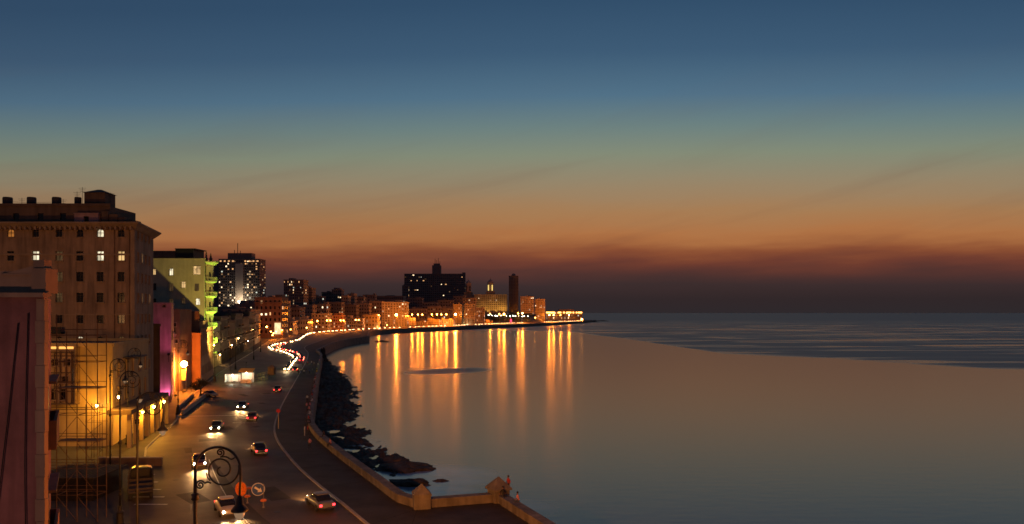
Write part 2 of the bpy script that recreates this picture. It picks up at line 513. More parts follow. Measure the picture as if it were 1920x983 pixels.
# ------------------------------------------------------------------ sea
def make_sea():
    m = bpy.data.materials.new('sea_water')
    m.use_nodes = True
    t = m.node_tree
    b = t.nodes['Principled BSDF']
    b.inputs['IOR'].default_value = 2.0
    pos = N(t, 'ShaderNodeNewGeometry').outputs['Position']
    s = N(t, 'ShaderNodeSeparateXYZ')
    L(t, pos, s.inputs[0])
    # wind-ruffled patch: seaward of a curved front
    mp = N(t, 'ShaderNodeMapping')
    mp.inputs['Scale'].default_value = (0.004, 0.006, 1)
    L(t, pos, mp.inputs['Vector'])
    nz = N(t, 'ShaderNodeTexNoise')
    nz.inputs['Scale'].default_value = 1.0
    nz.inputs['Detail'].default_value = 8
    L(t, mp.outputs[0], nz.inputs['Vector'])
    xf = M(t, 'DIVIDE', s.outputs[0], 400.0, clamp=True)
    bd = ramp(t, xf, [(0.0, (0.98,) * 3), (0.12, (0.95,) * 3), (0.2, (0.90,) * 3), (0.27, (0.66,) * 3), (0.31, (0.46,) * 3), (0.40, (0.41,) * 3), (0.52, (0.31,) * 3), (1.0, (0.24,) * 3)])
    front = M(t, 'MULTIPLY', bd, 1000.0)
    dist = M(t, 'SUBTRACT', s.outputs[1], front)
    dist = M(t, 'ADD', dist, M(t, 'MULTIPLY', M(t, 'SUBTRACT', nz.outputs['Fac'], 0.5), M(t, 'MULTIPLY', front, 0.34)))
    ruff = M(t, 'DIVIDE', dist, M(t, 'MULTIPLY', front, 0.085), clamp=True)
    # calm streaks winding through it
    mp2 = N(t, 'ShaderNodeMapping')
    mp2.inputs['Rotation'].default_value = (0, 0, radians(24))
    mp2.inputs['Scale'].default_value = (0.0022, 0.011, 1)
    L(t, pos, mp2.inputs['Vector'])
    n2 = N(t, 'ShaderNodeTexNoise')
    n2.inputs['Scale'].default_value = 1.5
    n2.inputs['Detail'].default_value = 7
    n2.inputs['Roughness'].default_value = 0.55
    n2.inputs['Distortion'].default_value = 2.2
    L(t, mp2.outputs[0], n2.inputs['Vector'])
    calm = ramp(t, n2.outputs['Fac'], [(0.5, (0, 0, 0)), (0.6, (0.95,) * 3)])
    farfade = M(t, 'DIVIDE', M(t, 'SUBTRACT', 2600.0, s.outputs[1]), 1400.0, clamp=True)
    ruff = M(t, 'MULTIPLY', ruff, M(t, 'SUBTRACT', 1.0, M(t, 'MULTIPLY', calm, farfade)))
    # one thin cat's paw on the calm side
    ex = M(t, 'POWER', M(t, 'DIVIDE', M(t, 'ADD', s.outputs[0], 26.0), 19.0), 2.0)
    ey = M(t, 'POWER', M(t, 'DIVIDE', M(t, 'ADD', M(t, 'SUBTRACT', s.outputs[1], 322.0), M(t, 'MULTIPLY', s.outputs[0], -0.5)), 17.0), 2.0)
    paw = M(t, 'SUBTRACT', 1.15, M(t, 'ADD', ex, ey), clamp=True)
    ruff = M(t, 'MAXIMUM', ruff, paw)
    rough = M(t, 'MULTIPLY_ADD', ruff, 0.26, 0.19)
    L(t, rough, b.inputs['Roughness'])
    # surf washed milky along the reef
    n3 = N(t, 'ShaderNodeTexNoise')
    n3.inputs['Scale'].default_value = 0.16
    n3.inputs['Detail'].default_value = 5
    L(t, pos, n3.inputs['Vector'])
    foam = None
    for (cx, cy, rx, ry, amt) in ((-12, 110, 11, 9, 1.0), (-13, 100, 9, 7, 1.0), (-27, 128, 6, 22, .5), (-50, 196, 9, 40, .5), (-80, 300, 12, 60, .5), (-36, 146, 6, 14, .6), (-5, 92, 12, 6, .4)):
        e = M(t, 'ADD', M(t, 'POWER', M(t, 'DIVIDE', M(t, 'SUBTRACT', s.outputs[0], cx), rx), 2.0), M(t, 'POWER', M(t, 'DIVIDE', M(t, 'SUBTRACT', s.outputs[1], cy), ry), 2.0))
        f = M(t, 'MULTIPLY', M(t, 'SUBTRACT', 1.0, e, clamp=True), amt)
        foam = f if foam is None else M(t, 'MAXIMUM', foam, f)
    foam = M(t, 'MULTIPLY', foam, M(t, 'MULTIPLY_ADD', n3.outputs['Fac'], 1.6, -0.1, clamp=True))
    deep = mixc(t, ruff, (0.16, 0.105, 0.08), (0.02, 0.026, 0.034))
    L(t, mixc(t, foam, deep, (0.7, 0.72, 0.76)), b.inputs['Base Color'])
    n4 = N(t, 'ShaderNodeTexNoise')
    n4.inputs['Scale'].default_value = 1.0
    n4.inputs['Detail'].default_value = 5
    mp4 = N(t, 'ShaderNodeMapping')
    mp4.inputs['Scale'].default_value = (0.25, 0.7, 1)
    L(t, pos, mp4.inputs['Vector'])
    L(t, mp4.outputs[0], n4.inputs['Vector'])
    bp = N(t, 'ShaderNodeBump')
    L(t, M(t, 'MULTIPLY_ADD', ruff, 0.7, 0.16), bp.inputs['Strength'])
    bp.inputs['Distance'].default_value = 0.12
    L(t, n4.outputs['Fac'], bp.inputs['Height'])
    L(t, bp.outputs[0], b.inputs['Normal'])
    mb = MB()
    R = 150000.0
    mb.face((-R, -2000, -4), (R, -2000, -4), (R, R, -4), (-R, R, -4))
    o = mb.build('sea', m)
    tag(o, kind='structure')
make_sea()

# ------------------------------------------------------------------ reef below the sea wall
reef_edge = [G(u, v, -4) for u, v in ((606, 664), (622, 676), (636, 688), (648, 696), (650, 705), (668, 714), (662, 722), (684, 733), (671, 748), (692, 776), (676, 796), (690, 816), (704, 834), (738, 848), (764, 858), (776, 871), (757, 886), (733, 893), (706, 886))]
wall_out = offset(near_wall, 0.9)
POOLS = [(G(u, v, -3.7), r) for u, v, r in ((627, 809, 1.0), (634, 822, 1.3), (676, 800, .9), (640, 760, .9), (655, 738, 1.0), (700, 857, .8), (668, 845, .7), (625, 730, 1.0), (640, 705, 1.0), (712, 872, .6))]
def make_reef():
    poly = [(p.x, p.y) for p in reef_edge]
    inner = [(p.x - 0.5, p.y) for p in wall_out if 82 < p.y < 385]
    tabE = sorted([(y, x) for x, y in poly])
    tabI = sorted([(y, x) for x, y in inner])
    def edge_dist(x, y):
        best = 1e9
        for (ax, ay), (bx, by) in zip(poly, poly[1:]):
            dx, dy = bx - ax, by - ay
            k = max(0, min(1, ((x - ax) * dx + (y - ay) * dy) / (dx * dx + dy * dy)))
            best = min(best, (x - ax - dx * k) ** 2 + (y - ay - dy * k) ** 2)
        return sqrt(best)
    def inside(x, y):
        pp = inner[::1] + poly                 # near to far along the wall, far to near along the edge
        c = False
        j = len(pp) - 1
        for i in range(len(pp)):
            xi, yi = pp[i]; xj, yj = pp[j]
            if (yi > y) != (yj > y) and x < (xj - xi) * (y - yi) / (yj - yi) + xi: c = not c
            j = i
        return c
    vs, fs, idx = [], [], {}
    rows = []
    y = 80.0
    while y < 392:
        rows.append(y)
        y *= 1.005
    def z_at(x, y):
        ed = edge_dist(x, y)
        s = ed if inside(x, y) else -ed
        n = noise.fractal(Vector((x * .16, y * .16, 1.3)), 0.9, 2.1, 5)
        n2 = noise.fractal(Vector((x * .7, y * .7, 4.0)), 0.8, 2.2, 4)
        r = abs(noise.noise(Vector((x * .3, y * .3, 9))))
        z = -4.35 + min(max(s * 0.22, -1.2), 1.0) + n * 0.85 + n2 * 0.62 - r * 0.7
        for c, rr in POOLS:
            q = sqrt((x - c.x) ** 2 + ((y - c.y) / 2.2) ** 2) / rr
            if q < 1.5: z = z + (-3.85 - z) * min(1, (1.5 - q) * 2)
        return z
    for j, y in enumerate(rows):
        x0 = interp(tabI, y) - 1.0
        x1 = x0 + 40
        k = 0
        st = 0.45 + 0.0022 * y
        for i in range(91):
            x = x0 + 40.0 * i / 90 if i <= 90 else None
            if x is None: break
            idx[(i, j)] = len(vs)
            vs.append((x, y, z_at(x, y)))
    for j in range(len(rows) - 1):
        for i in range(90):
            q = [idx.get(k) for k in ((i, j), (i + 1, j), (i + 1, j + 1), (i, j + 1))]
            if None in q: continue
            if max(vs[a][2] for a in q) < -4.3: continue
            fs.append(q)
    mb = MB()
    mb.quads(vs, fs)
    o = mb.build('reef_terrain', m_rock)
    tag(o, 'dark jagged reef below the sea wall', kind='structure')
    mw = mat('pool_water', (.05, .05, .05), .08, .1, 1, 0, spec=.8)
    for k, (c, r) in enumerate(POOLS):
        mb = MB()
        mb.face(*[(c.x + r * (1 + .3 * sin(3 * a + k)) * cos(a), c.y + 2.2 * r * (1 + .25 * cos(2 * a + k)) * sin(a), -3.8) for a in [2 * pi * q / 18 for q in range(18)]])
        mb.build('tide_pool', mw, o)
make_reef()

def rock(u, v, wu, hpx, label, seed, dm=0.7):
    c = G(u, v, -4)
    sx = wu / F * c.y / 2
    sz = hpx / F * c.y
    vs, fs = [], []
    nu, nv = 26, 12
    for j in range(nv + 1):
        th = pi * j / nv
        for i in range(nu):
            ph = 2 * pi * i / nu
            d = Vector((sin(th) * cos(ph), sin(th) * sin(ph), cos(th)))
            n = 1 + 0.33 * noise.fractal(d * 1.7 + Vector((seed, 0, 0)), 1, 2, 4) + 0.14 * noise.noise(d * 7 + Vector((0, seed, 0)))
            vs.append((d.x * sx * n, d.y * sx * dm * n, d.z * sz * n))
    for j in range(nv):
        for i in range(nu):
            fs.append((j * nu + i, j * nu + (i + 1) % nu, (j + 1) * nu + (i + 1) % nu, (j + 1) * nu + i))
    mb = MB()
    mb.quads(vs, fs)
    o = mb.build('rock', m_rock, loc=(c.x, c.y, -4.1))
    tag(o, label, 'rock', 'dark rocks off the reef')
rock(758, 879, 110, 11, 'long low dark rock at the seaward tip of the reef', 1.0)
rock(765, 909, 86, 12, 'dark flat rock in pale surf behind the pyramid-capped pillar', 2.3, 0.5)
rock(826, 902, 30, 4, 'small low rock awash, farthest out from the reef', 3.9)
rock(740, 868, 60, 10, 'lumpy dark rock where the reef narrows to its tip', 5.1)
rock(806, 938, 26, 4, 'dark rock just showing over the short bastion wall', 6.4)
for k, (u, v, w, h, lb) in enumerate(((1105, 604.5, 34, 2.2, 'low rock at the very tip of the far headland'), (1128, 602.5, 26, 1.6, 'outermost flat rock beyond the headland lamp'), (716, 641, 26, 2.5, 'dark flat rock off the corner of the far promontory'))):
    rock(u, v, w, h, lb, 8 + k * 1.7)

# ------------------------------------------------------------------ sea wall and pillars
def sweep_wall(name, label, pl, w=0.95, h=0.98, drop=-6.0, m=m_wallc):
    inn, out = pl, offset(pl, w)
    cap_i, cap_o = offset(pl, -0.05), offset(pl, w + 0.05)
    root = empty(name, pl[0])
    o0 = pl[0]
    mb, cp = MB(), MB()
    for i in range(len(pl) - 1):
        a, b, c, d = inn[i] - o0, inn[i + 1] - o0, out[i + 1] - o0, out[i] - o0
        mb.quads([(a.x, a.y, 0.15), (b.x, b.y, 0.15), (a.x, a.y, h), (b.x, b.y, h), (c.x, c.y, h), (d.x, d.y, h), (c.x, c.y, drop), (d.x, d.y, drop)], [(0, 1, 3, 2), (2, 3, 4, 5), (5, 4, 6, 7)])
        a, b, c, d = cap_i[i] - o0, cap_i[i + 1] - o0, cap_o[i + 1] - o0, cap_o[i] - o0
        z0, z1 = h - 0.13, h + 0.05
        cp.quads([(a.x, a.y, z0), (b.x, b.y, z0), (c.x, c.y, z0), (d.x, d.y, z0), (a.x, a.y, z1), (b.x, b.y, z1), (c.x, c.y, z1), (d.x, d.y, z1)], [(4, 5, 6, 7), (0, 1, 5, 4), (2, 3, 7, 6), (0, 3, 2, 1)])
    mb.build('wall_body', m, root)
    cp.build('coping', m, root)
    tag(root, label, 'sea wall', 'sea wall lengths')
    return root
sweep_wall('sea_wall', 'long low concrete sea wall curving along the promenade from the pyramid-capped pillar', near_wall)
sweep_wall('sea_wall', 'short straight sea wall between the two pyramid-capped pillars', [PIL2.lerp(PIL1, k / 6) for k in range(7)])
sweep_wall('sea_wall', 'dark sea wall running toward us from the seaward pillar', [Vector((14, 40, 0)).lerp(PIL2, k / 14) for k in range(15)])
sweep_wall('sea_wall', 'distant dark sea wall edging the far curve of the bay', far_coast, w=1.2, drop=-6)

def pillar(c, w, hb, hp, rz, label, over=0.0):
    root = empty('wall_pillar', (c.x, c.y, 0.1), rz)
    mb = MB()
    mb.box(-w / 2, w / 2, -w / 2, w / 2, -6 if over else 0, hb)
    b = mb.build('shaft', m_wallc, root)
    mod = b.modifiers.new('bevel', 'BEVEL'); mod.width = 0.05; mod.segments = 2
    q = w / 2 + 0.06 + over
    pts = [(-q, -q), (q, -q), (q, q), (-q, q)]
    mb = MB()
    mb.prism(pts, hb + 0.003, hb + 0.2)
    mb.prism(pts, hb + 0.2, hb + hp, top=[(x * .02, y * .02) for x, y in pts])
    b = mb.build('pyramid_cap', m_wallc, root)
    tag(root, label, 'pillar', 'wall pillars')
pc = PIL1 + Vector((0.35, 0.5, 0))
pillar(pc, 1.7, 1.35, 1.15, radians(14), 'concrete pillar with plain pyramid cap, lit orange, at the end of the curving wall')
pillar(PIL2 + Vector((0.2, 0.6, 0)), 1.75, 1.3, 1.35, radians(30), 'dark pillar with overhanging pyramid cap on the seaward corner of the wall', 0.12)

# ------------------------------------------------------------------ windows and walls
CACHE = {}
def arch_pts(w, h, n=10):
    r = w / 2
    return [(-w / 2, 0), (w / 2, 0), (w / 2, h - r)] + [(r * cos(pi * k / n), h - r + r * sin(pi * k / n)) for k in range(1, n)] + [(-w / 2, h - r)]

def pane_mesh(w, h, arch, m):
    k = ('p', round(w, 2), round(h, 2), arch, m.name)
    if k not in CACHE:
        mb = MB()
        if arch: mb.face(*[(x, 0, z) for x, z in arch_pts(w, h)])
        else: mb.face((-w / 2, 0, 0), (w / 2, 0, 0), (w / 2, 0, h), (-w / 2, 0, h))
        CACHE[k] = mb.mesh('pane', m)
    return CACHE[k]

def frame_mesh(w, h, arch, m):
    k = ('f', round(w, 2), round(h, 2), arch, m.name)
    if k not in CACHE:
        mb = MB()
        b, t = 0.07, 0.06
        hs = h - w / 2 if arch else h
        mb.box(-w / 2, -w / 2 + b, -t - .01, -.01, 0, hs)
        mb.box(w / 2 - b, w / 2, -t - .01, -.01, 0, hs)
        mb.box(-w / 2 + b, w / 2 - b, -t - .01, -.01, 0, b)
        mb.box(-w / 2 + b, w / 2 - b, -t - .012, -.012, hs - b, hs)
        mb.box(-b / 2, b / 2, -t - .008, -.008, b, hs - b)
        mb.box(-w / 2 + b, w / 2 - b, -t - .006, -.009, hs * .68, hs * .68 + b * .8)
        if arch:
            r = w / 2
            for q in range(10):
                a0, a1 = pi * q / 10, pi * (q + 1) / 10
                mb.bar((r * .95 * cos(a0), -.04, hs + r * .95 * sin(a0)), (r * .95 * cos(a1), -.04, hs + r * .95 * sin(a1)), t, b)
            mb.bar((0, -.04, hs), (0, -.04, hs + r), b, t)
        CACHE[k] = mb.mesh('frame', m)
    return CACHE[k]

def sill_mesh(w, m):
    k = ('s', round(w, 2), m.name)
    if k not in CACHE:
        CACHE[k] = MB().box(-w / 2 - .15, w / 2 + .15, -.42, -.2, -.16, -.003).mesh('sill', m)
    return CACHE[k]

def surround_mesh(w, h, m):
    k = ('r', round(w, 2), round(h, 2), m.name)
    if k not in CACHE:
        mb = MB()
        y0, y1, t = -.3, -.226, .16
        mb.box(-w / 2 - t, -w / 2 - .01, y0, y1, 0, h + t)
        mb.box(w / 2 + .01, w / 2 + t, y0, y1, 0, h + t)
        mb.box(-w / 2 - .008, w / 2 + .008, y0, y1, h + .01, h + t)
        CACHE[k] = mb.mesh('surround', m)
    return CACHE[k]

def wall_geo(mb, a, b, h, ops, depth=0.28, z0=0.0):
    a, b = Vector((a[0], a[1], 0)), Vector((b[0], b[1], 0))
    Ln = (b - a).length
    d = (b - a) / Ln
    inw = Vector((-d.y, d.x, 0))
    rect = [(s - w / 2, s + w / 2, z, z + hh, 'arch' in kd) for s, z, w, hh, kd in ops]
    xs = sorted({0.0, Ln} | {round(r[0], 3) for r in rect} | {round(r[1], 3) for r in rect})
    zs = sorted({z0, h} | {round(r[2], 3) for r in rect} | {round(r[3], 3) for r in rect})
    xs = [x for x in xs if -1e-6 <= x <= Ln + 1e-6]
    def pt(s, z, dep=0.0):
        q = a + d * s + inw * dep
        return (q.x, q.y, z)
    for i in range(len(xs) - 1):
        for j in range(len(zs) - 1):
            cx, cz = (xs[i] + xs[i + 1]) / 2, (zs[j] + zs[j + 1]) / 2
            if any(r[0] < cx < r[1] and r[2] < cz < r[3] for r in rect): continue
            mb.face(pt(xs[i], zs[j]), pt(xs[i + 1], zs[j]), pt(xs[i + 1], zs[j + 1]), pt(xs[i], zs[j + 1]))
    for x0, x1, y0, y1, ar in rect:
        r = (x1 - x0) / 2
        ys = y1 - r if ar else y1
        mb.face(pt(x0, y0), pt(x0, ys), pt(x0, ys, depth), pt(x0, y0, depth))
        mb.face(pt(x1, ys), pt(x1, y0), pt(x1, y0, depth), pt(x1, ys, depth))
        mb.face(pt(x1, y0), pt(x0, y0), pt(x0, y0, depth), pt(x1, y0, depth))
        if not ar:
            mb.face(pt(x0, y1), pt(x1, y1), pt(x1, y1, depth), pt(x0, y1, depth))
        else:
            cxm = (x0 + x1) / 2
            arc = [(cxm + r * cos(pi * k / 10), ys + r * sin(pi * k / 10)) for k in range(11)]
            for k in range(10):
                c = (x1, y1) if k < 5 else (x0, y1)
                mb.face(pt(*c), pt(*arc[k]), pt(*arc[k + 1]))
                mb.face(pt(*arc[k]), pt(*arc[k + 1]), pt(*arc[k + 1], depth), pt(*arc[k], depth))
            mb.face(pt(x0, y1), pt(x1, y1), pt(cxm, ys + r))
    return Ln, d, inw

PANES = {'dark': m_glass, 'lit': m_lit, 'warm': m_litw, 'orange': m_lito, 'dim': m_dimw, 'green': m_litg, 'open': m_dark}
def pane_mat(kd):
    for k in PANES:
        if k in kd.split('_'): return PANES[k]
    return m_glass

def add_windows(root, o0, a, b, ops, depth=0.28, frames=True, fm=m_frame, sm=m_dtrim):
    a, b = Vector((a[0], a[1], 0)), Vector((b[0], b[1], 0))
    d = (b - a).normalized()
    inw = Vector((-d.y, d.x, 0))
    rz = atan2(d.y, d.x)
    for s, z, w, h, kd in ops:
        p = a + d * s + inw * (depth * 0.8) - o0
        arch = 'arch' in kd
        wn = link('window', pane_mesh(w, h, arch, pane_mat(kd)), root, (p.x, p.y, z), rz)
        if frames:
            link('frame', frame_mesh(w, h, arch, fm), wn)
            link('sill', sill_mesh(w, sm), wn)
            if not arch: link('surround', surround_mesh(w, h, sm), wn)

def building(name, label, R0, R1, wl, h, m, fops=(), sops=(), frames=True, cornice=0.0, cm=None, parapet=0.9, cat='building', group=None, sill=m_dtrim, fm=m_frame, roof_m=None, ch=0.6):
    o0 = Vector((R0[0], R0[1], 0))
    root = empty(name, o0)
    FLc, FR, BR, BL = (R0[0] - wl, R0[1]), R0, R1, (R1[0] - wl, R1[1])
    loc = lambda p: (p[0] - o0.x, p[1] - o0.y)
    mb = MB()
    wall_geo(mb, loc(FLc), loc(FR), h, fops)
    mb.build('front_wall', m, root)
    mb = MB()
    wall_geo(mb, loc(FR), loc(BR), h, sops)
    mb.build('street_wall', m, root)
    mb = MB()
    wall_geo(mb, loc(BR), loc(BL), h, [])
    wall_geo(mb, loc(BL), loc(FLc), h, [])
    mb.build('rear_wall', m, root)
    ft = [loc(q) for q in (FLc, FR, BR, BL)]
    mb = MB()
    mb.face(*[(x, y, h - .02) for x, y in ft])
    mb.build('roof', roof_m or m_roof, root)
    if parapet:
        mb = MB()
        c = Vector((sum(x for x, y in ft) / 4, sum(y for x, y in ft) / 4))
        for (x0, y0), (x1, y1) in zip(ft, ft[1:] + ft[:1]):
            mb.bar((x0, y0, h + parapet / 2), (x1, y1, h + parapet / 2), 0.3, parapet)
        mb.build('parapet', m, root)
    if cornice:
        mb = MB()
        k = cornice
        d = (Vector(loc(BR)) - Vector(loc(FR))).normalized()
        n = Vector((d.y, -d.x))
        a0, a1 = Vector(ft[0]), Vector(ft[1])
        b1 = Vector(ft[2])
        low = [(a0.x, a0.y + .4), (a0.x, a0.y - .15), (a1.x + n.x * .15, a1.y - .15), (b1.x + n.x * .15, b1.y + n.y * .15), (b1.x - .4, b1.y)]
        top = [(a0.x, a0.y + .4), (a0.x, a0.y - k), (a1.x + k, a1.y - k), (b1.x + n.x * k, b1.y + n.y * k), (b1.x - .4, b1.y)]
        mb.prism(low, h - ch - .1, h - .1, top=top)
        mb.prism(top, h - .098, h + .12)
        mb.build('cornice', cm or m, root)
    add_windows(root, o0, FLc, FR, fops, frames=frames, sm=sill, fm=fm)
    add_windows(root, o0, FR, R1, sops, frames=frames, sm=sill, fm=fm)
    tag(root, label, cat, group)
    return root

def px_ops(R0, wl, items):
    """(u, v of window middle, width px, height px, kind) on the camera-facing wall at depth R0.y -> wall openings"""
    out = []
    d = R0[1]
    for u, v, w, h, kd in items:
        x = (u - U0) / F * d
        out.append((x - (R0[0] - wl), H - (v + h / 2 - V0) / F * d, w / F * d, h / F * d, kd))
    return out

# --- near party wall beside the camera
def near_block():
    R0, R1 = (-18.82, 30.0), (-22.6, 36.6)
    top = 20.65
    root = building('town_house', 'close rose-coloured blank party wall with broken parapet and street balconies', R0, R1, 40, top, m_rose, parapet=0)
    o0 = Vector((R0[0], R0[1], 0))
    mb = MB()
    mb.box(-40, 0.12, -0.22, 0.3, top - 0.02, top + 0.16)
    mb.build('string_course', m_dtrim, root)
    mb = MB()
    x = -40
    rnd = random.Random(3)
    while x < -0.4:
        w = rnd.uniform(.9, 1.8)
        mb.box(x, min(x + w, 0), 0.3 + rnd.uniform(0, .05), 0.75, top + .16, top + .98 + rnd.uniform(-.06, .07))
        x += w
    mb.build('parapet', m_dtrim, root)
    pier = MB()
    pier.box(-.55, .02, .1, .9, top + .16, top + 1.15)
    pier.prism([(-1.9, .2), (-.55, .2), (-.55, .7), (-1.9, .7)], top + .95, top + .96, top=[(-1.9, .2), (-.55, .2), (-.55, .7), (-1.9, .7)])
    pier.quads([(-1.9, .2, top + .9), (-.55, .2, top + .9), (-.55, .2, top + 1.25), (-1.9, .7, top + .9), (-.55, .7, top + .9), (-.55, .7, top + 1.25)], [(0, 1, 2), (5, 4, 3), (0, 2, 5, 3), (1, 4, 5, 2)])
    pier.box(-.54, -.1, .2, .7, top + 1.15, top + 1.5)
    pier.build('corner_pier', m_dtrim, root)
    mb = MB()
    z = 0.0
    for k in range(23):
        w = .26 + .05 * (k % 2)
        mb.box(-w, .06 + .02 * (k % 2), -.05, .2, z, z + .88)
        z += .895
    mb.build('quoin_strip', m_dtrim, root)
    # street-side balconies, seen edge-on
    d = Vector((R1[0] - R0[0], R1[1] - R0[1], 0)).normalized()
    n = Vector((d.y, -d.x, 0))
    for zb, s0, s1, mm in ((14.4, 1.6, 5.6, m_brown), (9.8, 1.6, 5.6, m_terra), (5.2, 1.6, 5.6, m_brown), (0.9, 1.6, 5.6, m_brown)):
        b = empty('balcony', (0, 0, 0))
        b.parent = root
        mb = MB()
        def slab(mb, s0, s1, t0, t1, z0, z1):
            q = [d * s0 + n * t0, d * s1 + n * t0, d * s1 + n * t1, d * s0 + n * t1]
            mb.prism([(p.x, p.y) for p in q], z0, z1)
        slab(mb, s0, s1, .02, .4, zb - .18, zb)
        mb.build('slab', mm, b)
        mb = MB()
        slab(mb, s0, s0 + .14, .02, .4, zb + .002, zb + 1.05)
        slab(mb, s1 - .14, s1, .02, .4, zb + .002, zb + 1.05)
        slab(mb, s0 + .142, s1 - .142, .28, .4, zb + .002, zb + 1.05)
        mb.build('balustrade', mm, b)
        mb = MB()
        slab(mb, s0 + .9, s1 - .9, -.05, .03, zb + .01, zb + 2.5)
        mb.build('door', m_dark, b)
        mb = MB()
        slab(mb, s0, s1, .04, .4, zb + 2.6, zb + 2.72)
        mb.build('awning', m_grey, b)
    # loose cables over the wall
    for pts in (((-1.0, -.04, 19.6), (-1.5, -.05, 15), (-2.2, -.05, 10), (-3.6, -.05, 6)), ((-.6, -.04, 20), (-.72, -.05, 14), (-.62, -.05, 8), (-.6, -.05, 2)), ((-.1, -.05, 11), (-.8, -.05, 9.6), (-1.7, -.05, 7.4), (-3, -.05, 4))):
        MB().tube(catmull([Vector(p) for p in pts], .6), .022, 5).build('cable', m_iron, root)
near_block()

# --- ochre arcaded house behind the scaffold
def ochre_house():
    R0, R1 = (-59.9, 112.0), (-65.0, 133.5)
    wl = 26
    ops = px_ops(R0, wl, [(103, 707, 10, 10, 'warm'), (122, 712, 12, 12, 'open'), (103, 680, 12, 12, 'dark'), (126, 680, 12, 12, 'dark'), (100, 740, 10, 20, 'dark'), (118, 740, 10, 20, 'dark'), (136, 705, 3.5, 30, 'lit'), (145, 742, 8, 20, 'dark')])
    sops = []
    for s in (3, 7.2, 11.4, 15.6, 19.6):
        sops += [(s, 10.2, 1.2, 2.4, 'dark'), (s, 6.3, 1.2, 2.4, 'dark')]
    root = building('arcaded_house', 'ochre plastered house with yellow-lit blank side wall and street arcade', R0, R1, wl, 15.0, m_ochre, ops, sops, parapet=.5)
    mb = MB()
    mb.box(-26, -5.2, -.25, -.02, 14.3, 14.55)
    mb.build('lintel', m_dtrim, root)
    for k, (u0, u1) in enumerate(((96, 106), (112, 124), (126, 138))):
        x0, x1 = (u0 - U0) / F * 112 - R0[0], (u1 - U0) / F * 112 - R0[0]
        MB().box(x0, x1, -.2, -.05, 14.62, 14.95).build('light_strip', emis('strip_light', (1, .45, .1), 1.6), root)
    MB().box(-26, -4.9, -.9, -.03, 6.3, 6.5).build('shade_loggia_floor', m_brown, root)
    MB().box(-5.05, -4.85, -1.2, -.03, 6.502, 14.9).build('shade_loggia_side', m_brown, root)  # added side wall, keeps lamp light off this half
    # brown loggia put in where this half lies in shade
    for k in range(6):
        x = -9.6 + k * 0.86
        MB().box(x, x + .12, -.16, -.02, 6.4, 14.2).build('shade_loggia_post', m_brown, root)
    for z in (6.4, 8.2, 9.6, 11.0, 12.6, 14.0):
        MB().box(-9.7, -5.2, -.2, -.17, z, z + .14).build('shade_loggia_rail', m_brown, root)
    # arcade over the pavement
    d = Vector((R1[0] - R0[0], R1[1] - R0[1], 0)).normalized()
    n = Vector((d.y, -d.x, 0))
    def slab(mb, s0, s1, t0, t1, z0, z1):
        q = [d * s0 + n * t0, d * s1 + n * t0, d * s1 + n * t1, d * s0 + n * t1]
        mb.prism([(p.x, p.y) for p in q], z0, z1)
    mb = MB(); slab(mb, -3.5, 22, .05, 3.4, 5.1, 5.75); mb.build('arcade_roof', m_brown, root)
    for k in range(8):
        s = -3.2 + k * 3.55
        mb = MB(); slab(mb, s, s + .55, 2.75, 3.3, .14, 5.098); mb.build('column', m_ochre, root)
    mb = MB()
    slab(mb, 5.5, 11.5, .06, 2.2, 12.9, 13.1)
    mb.build('canopy', m_grey, root)
    return root
ochre_house()

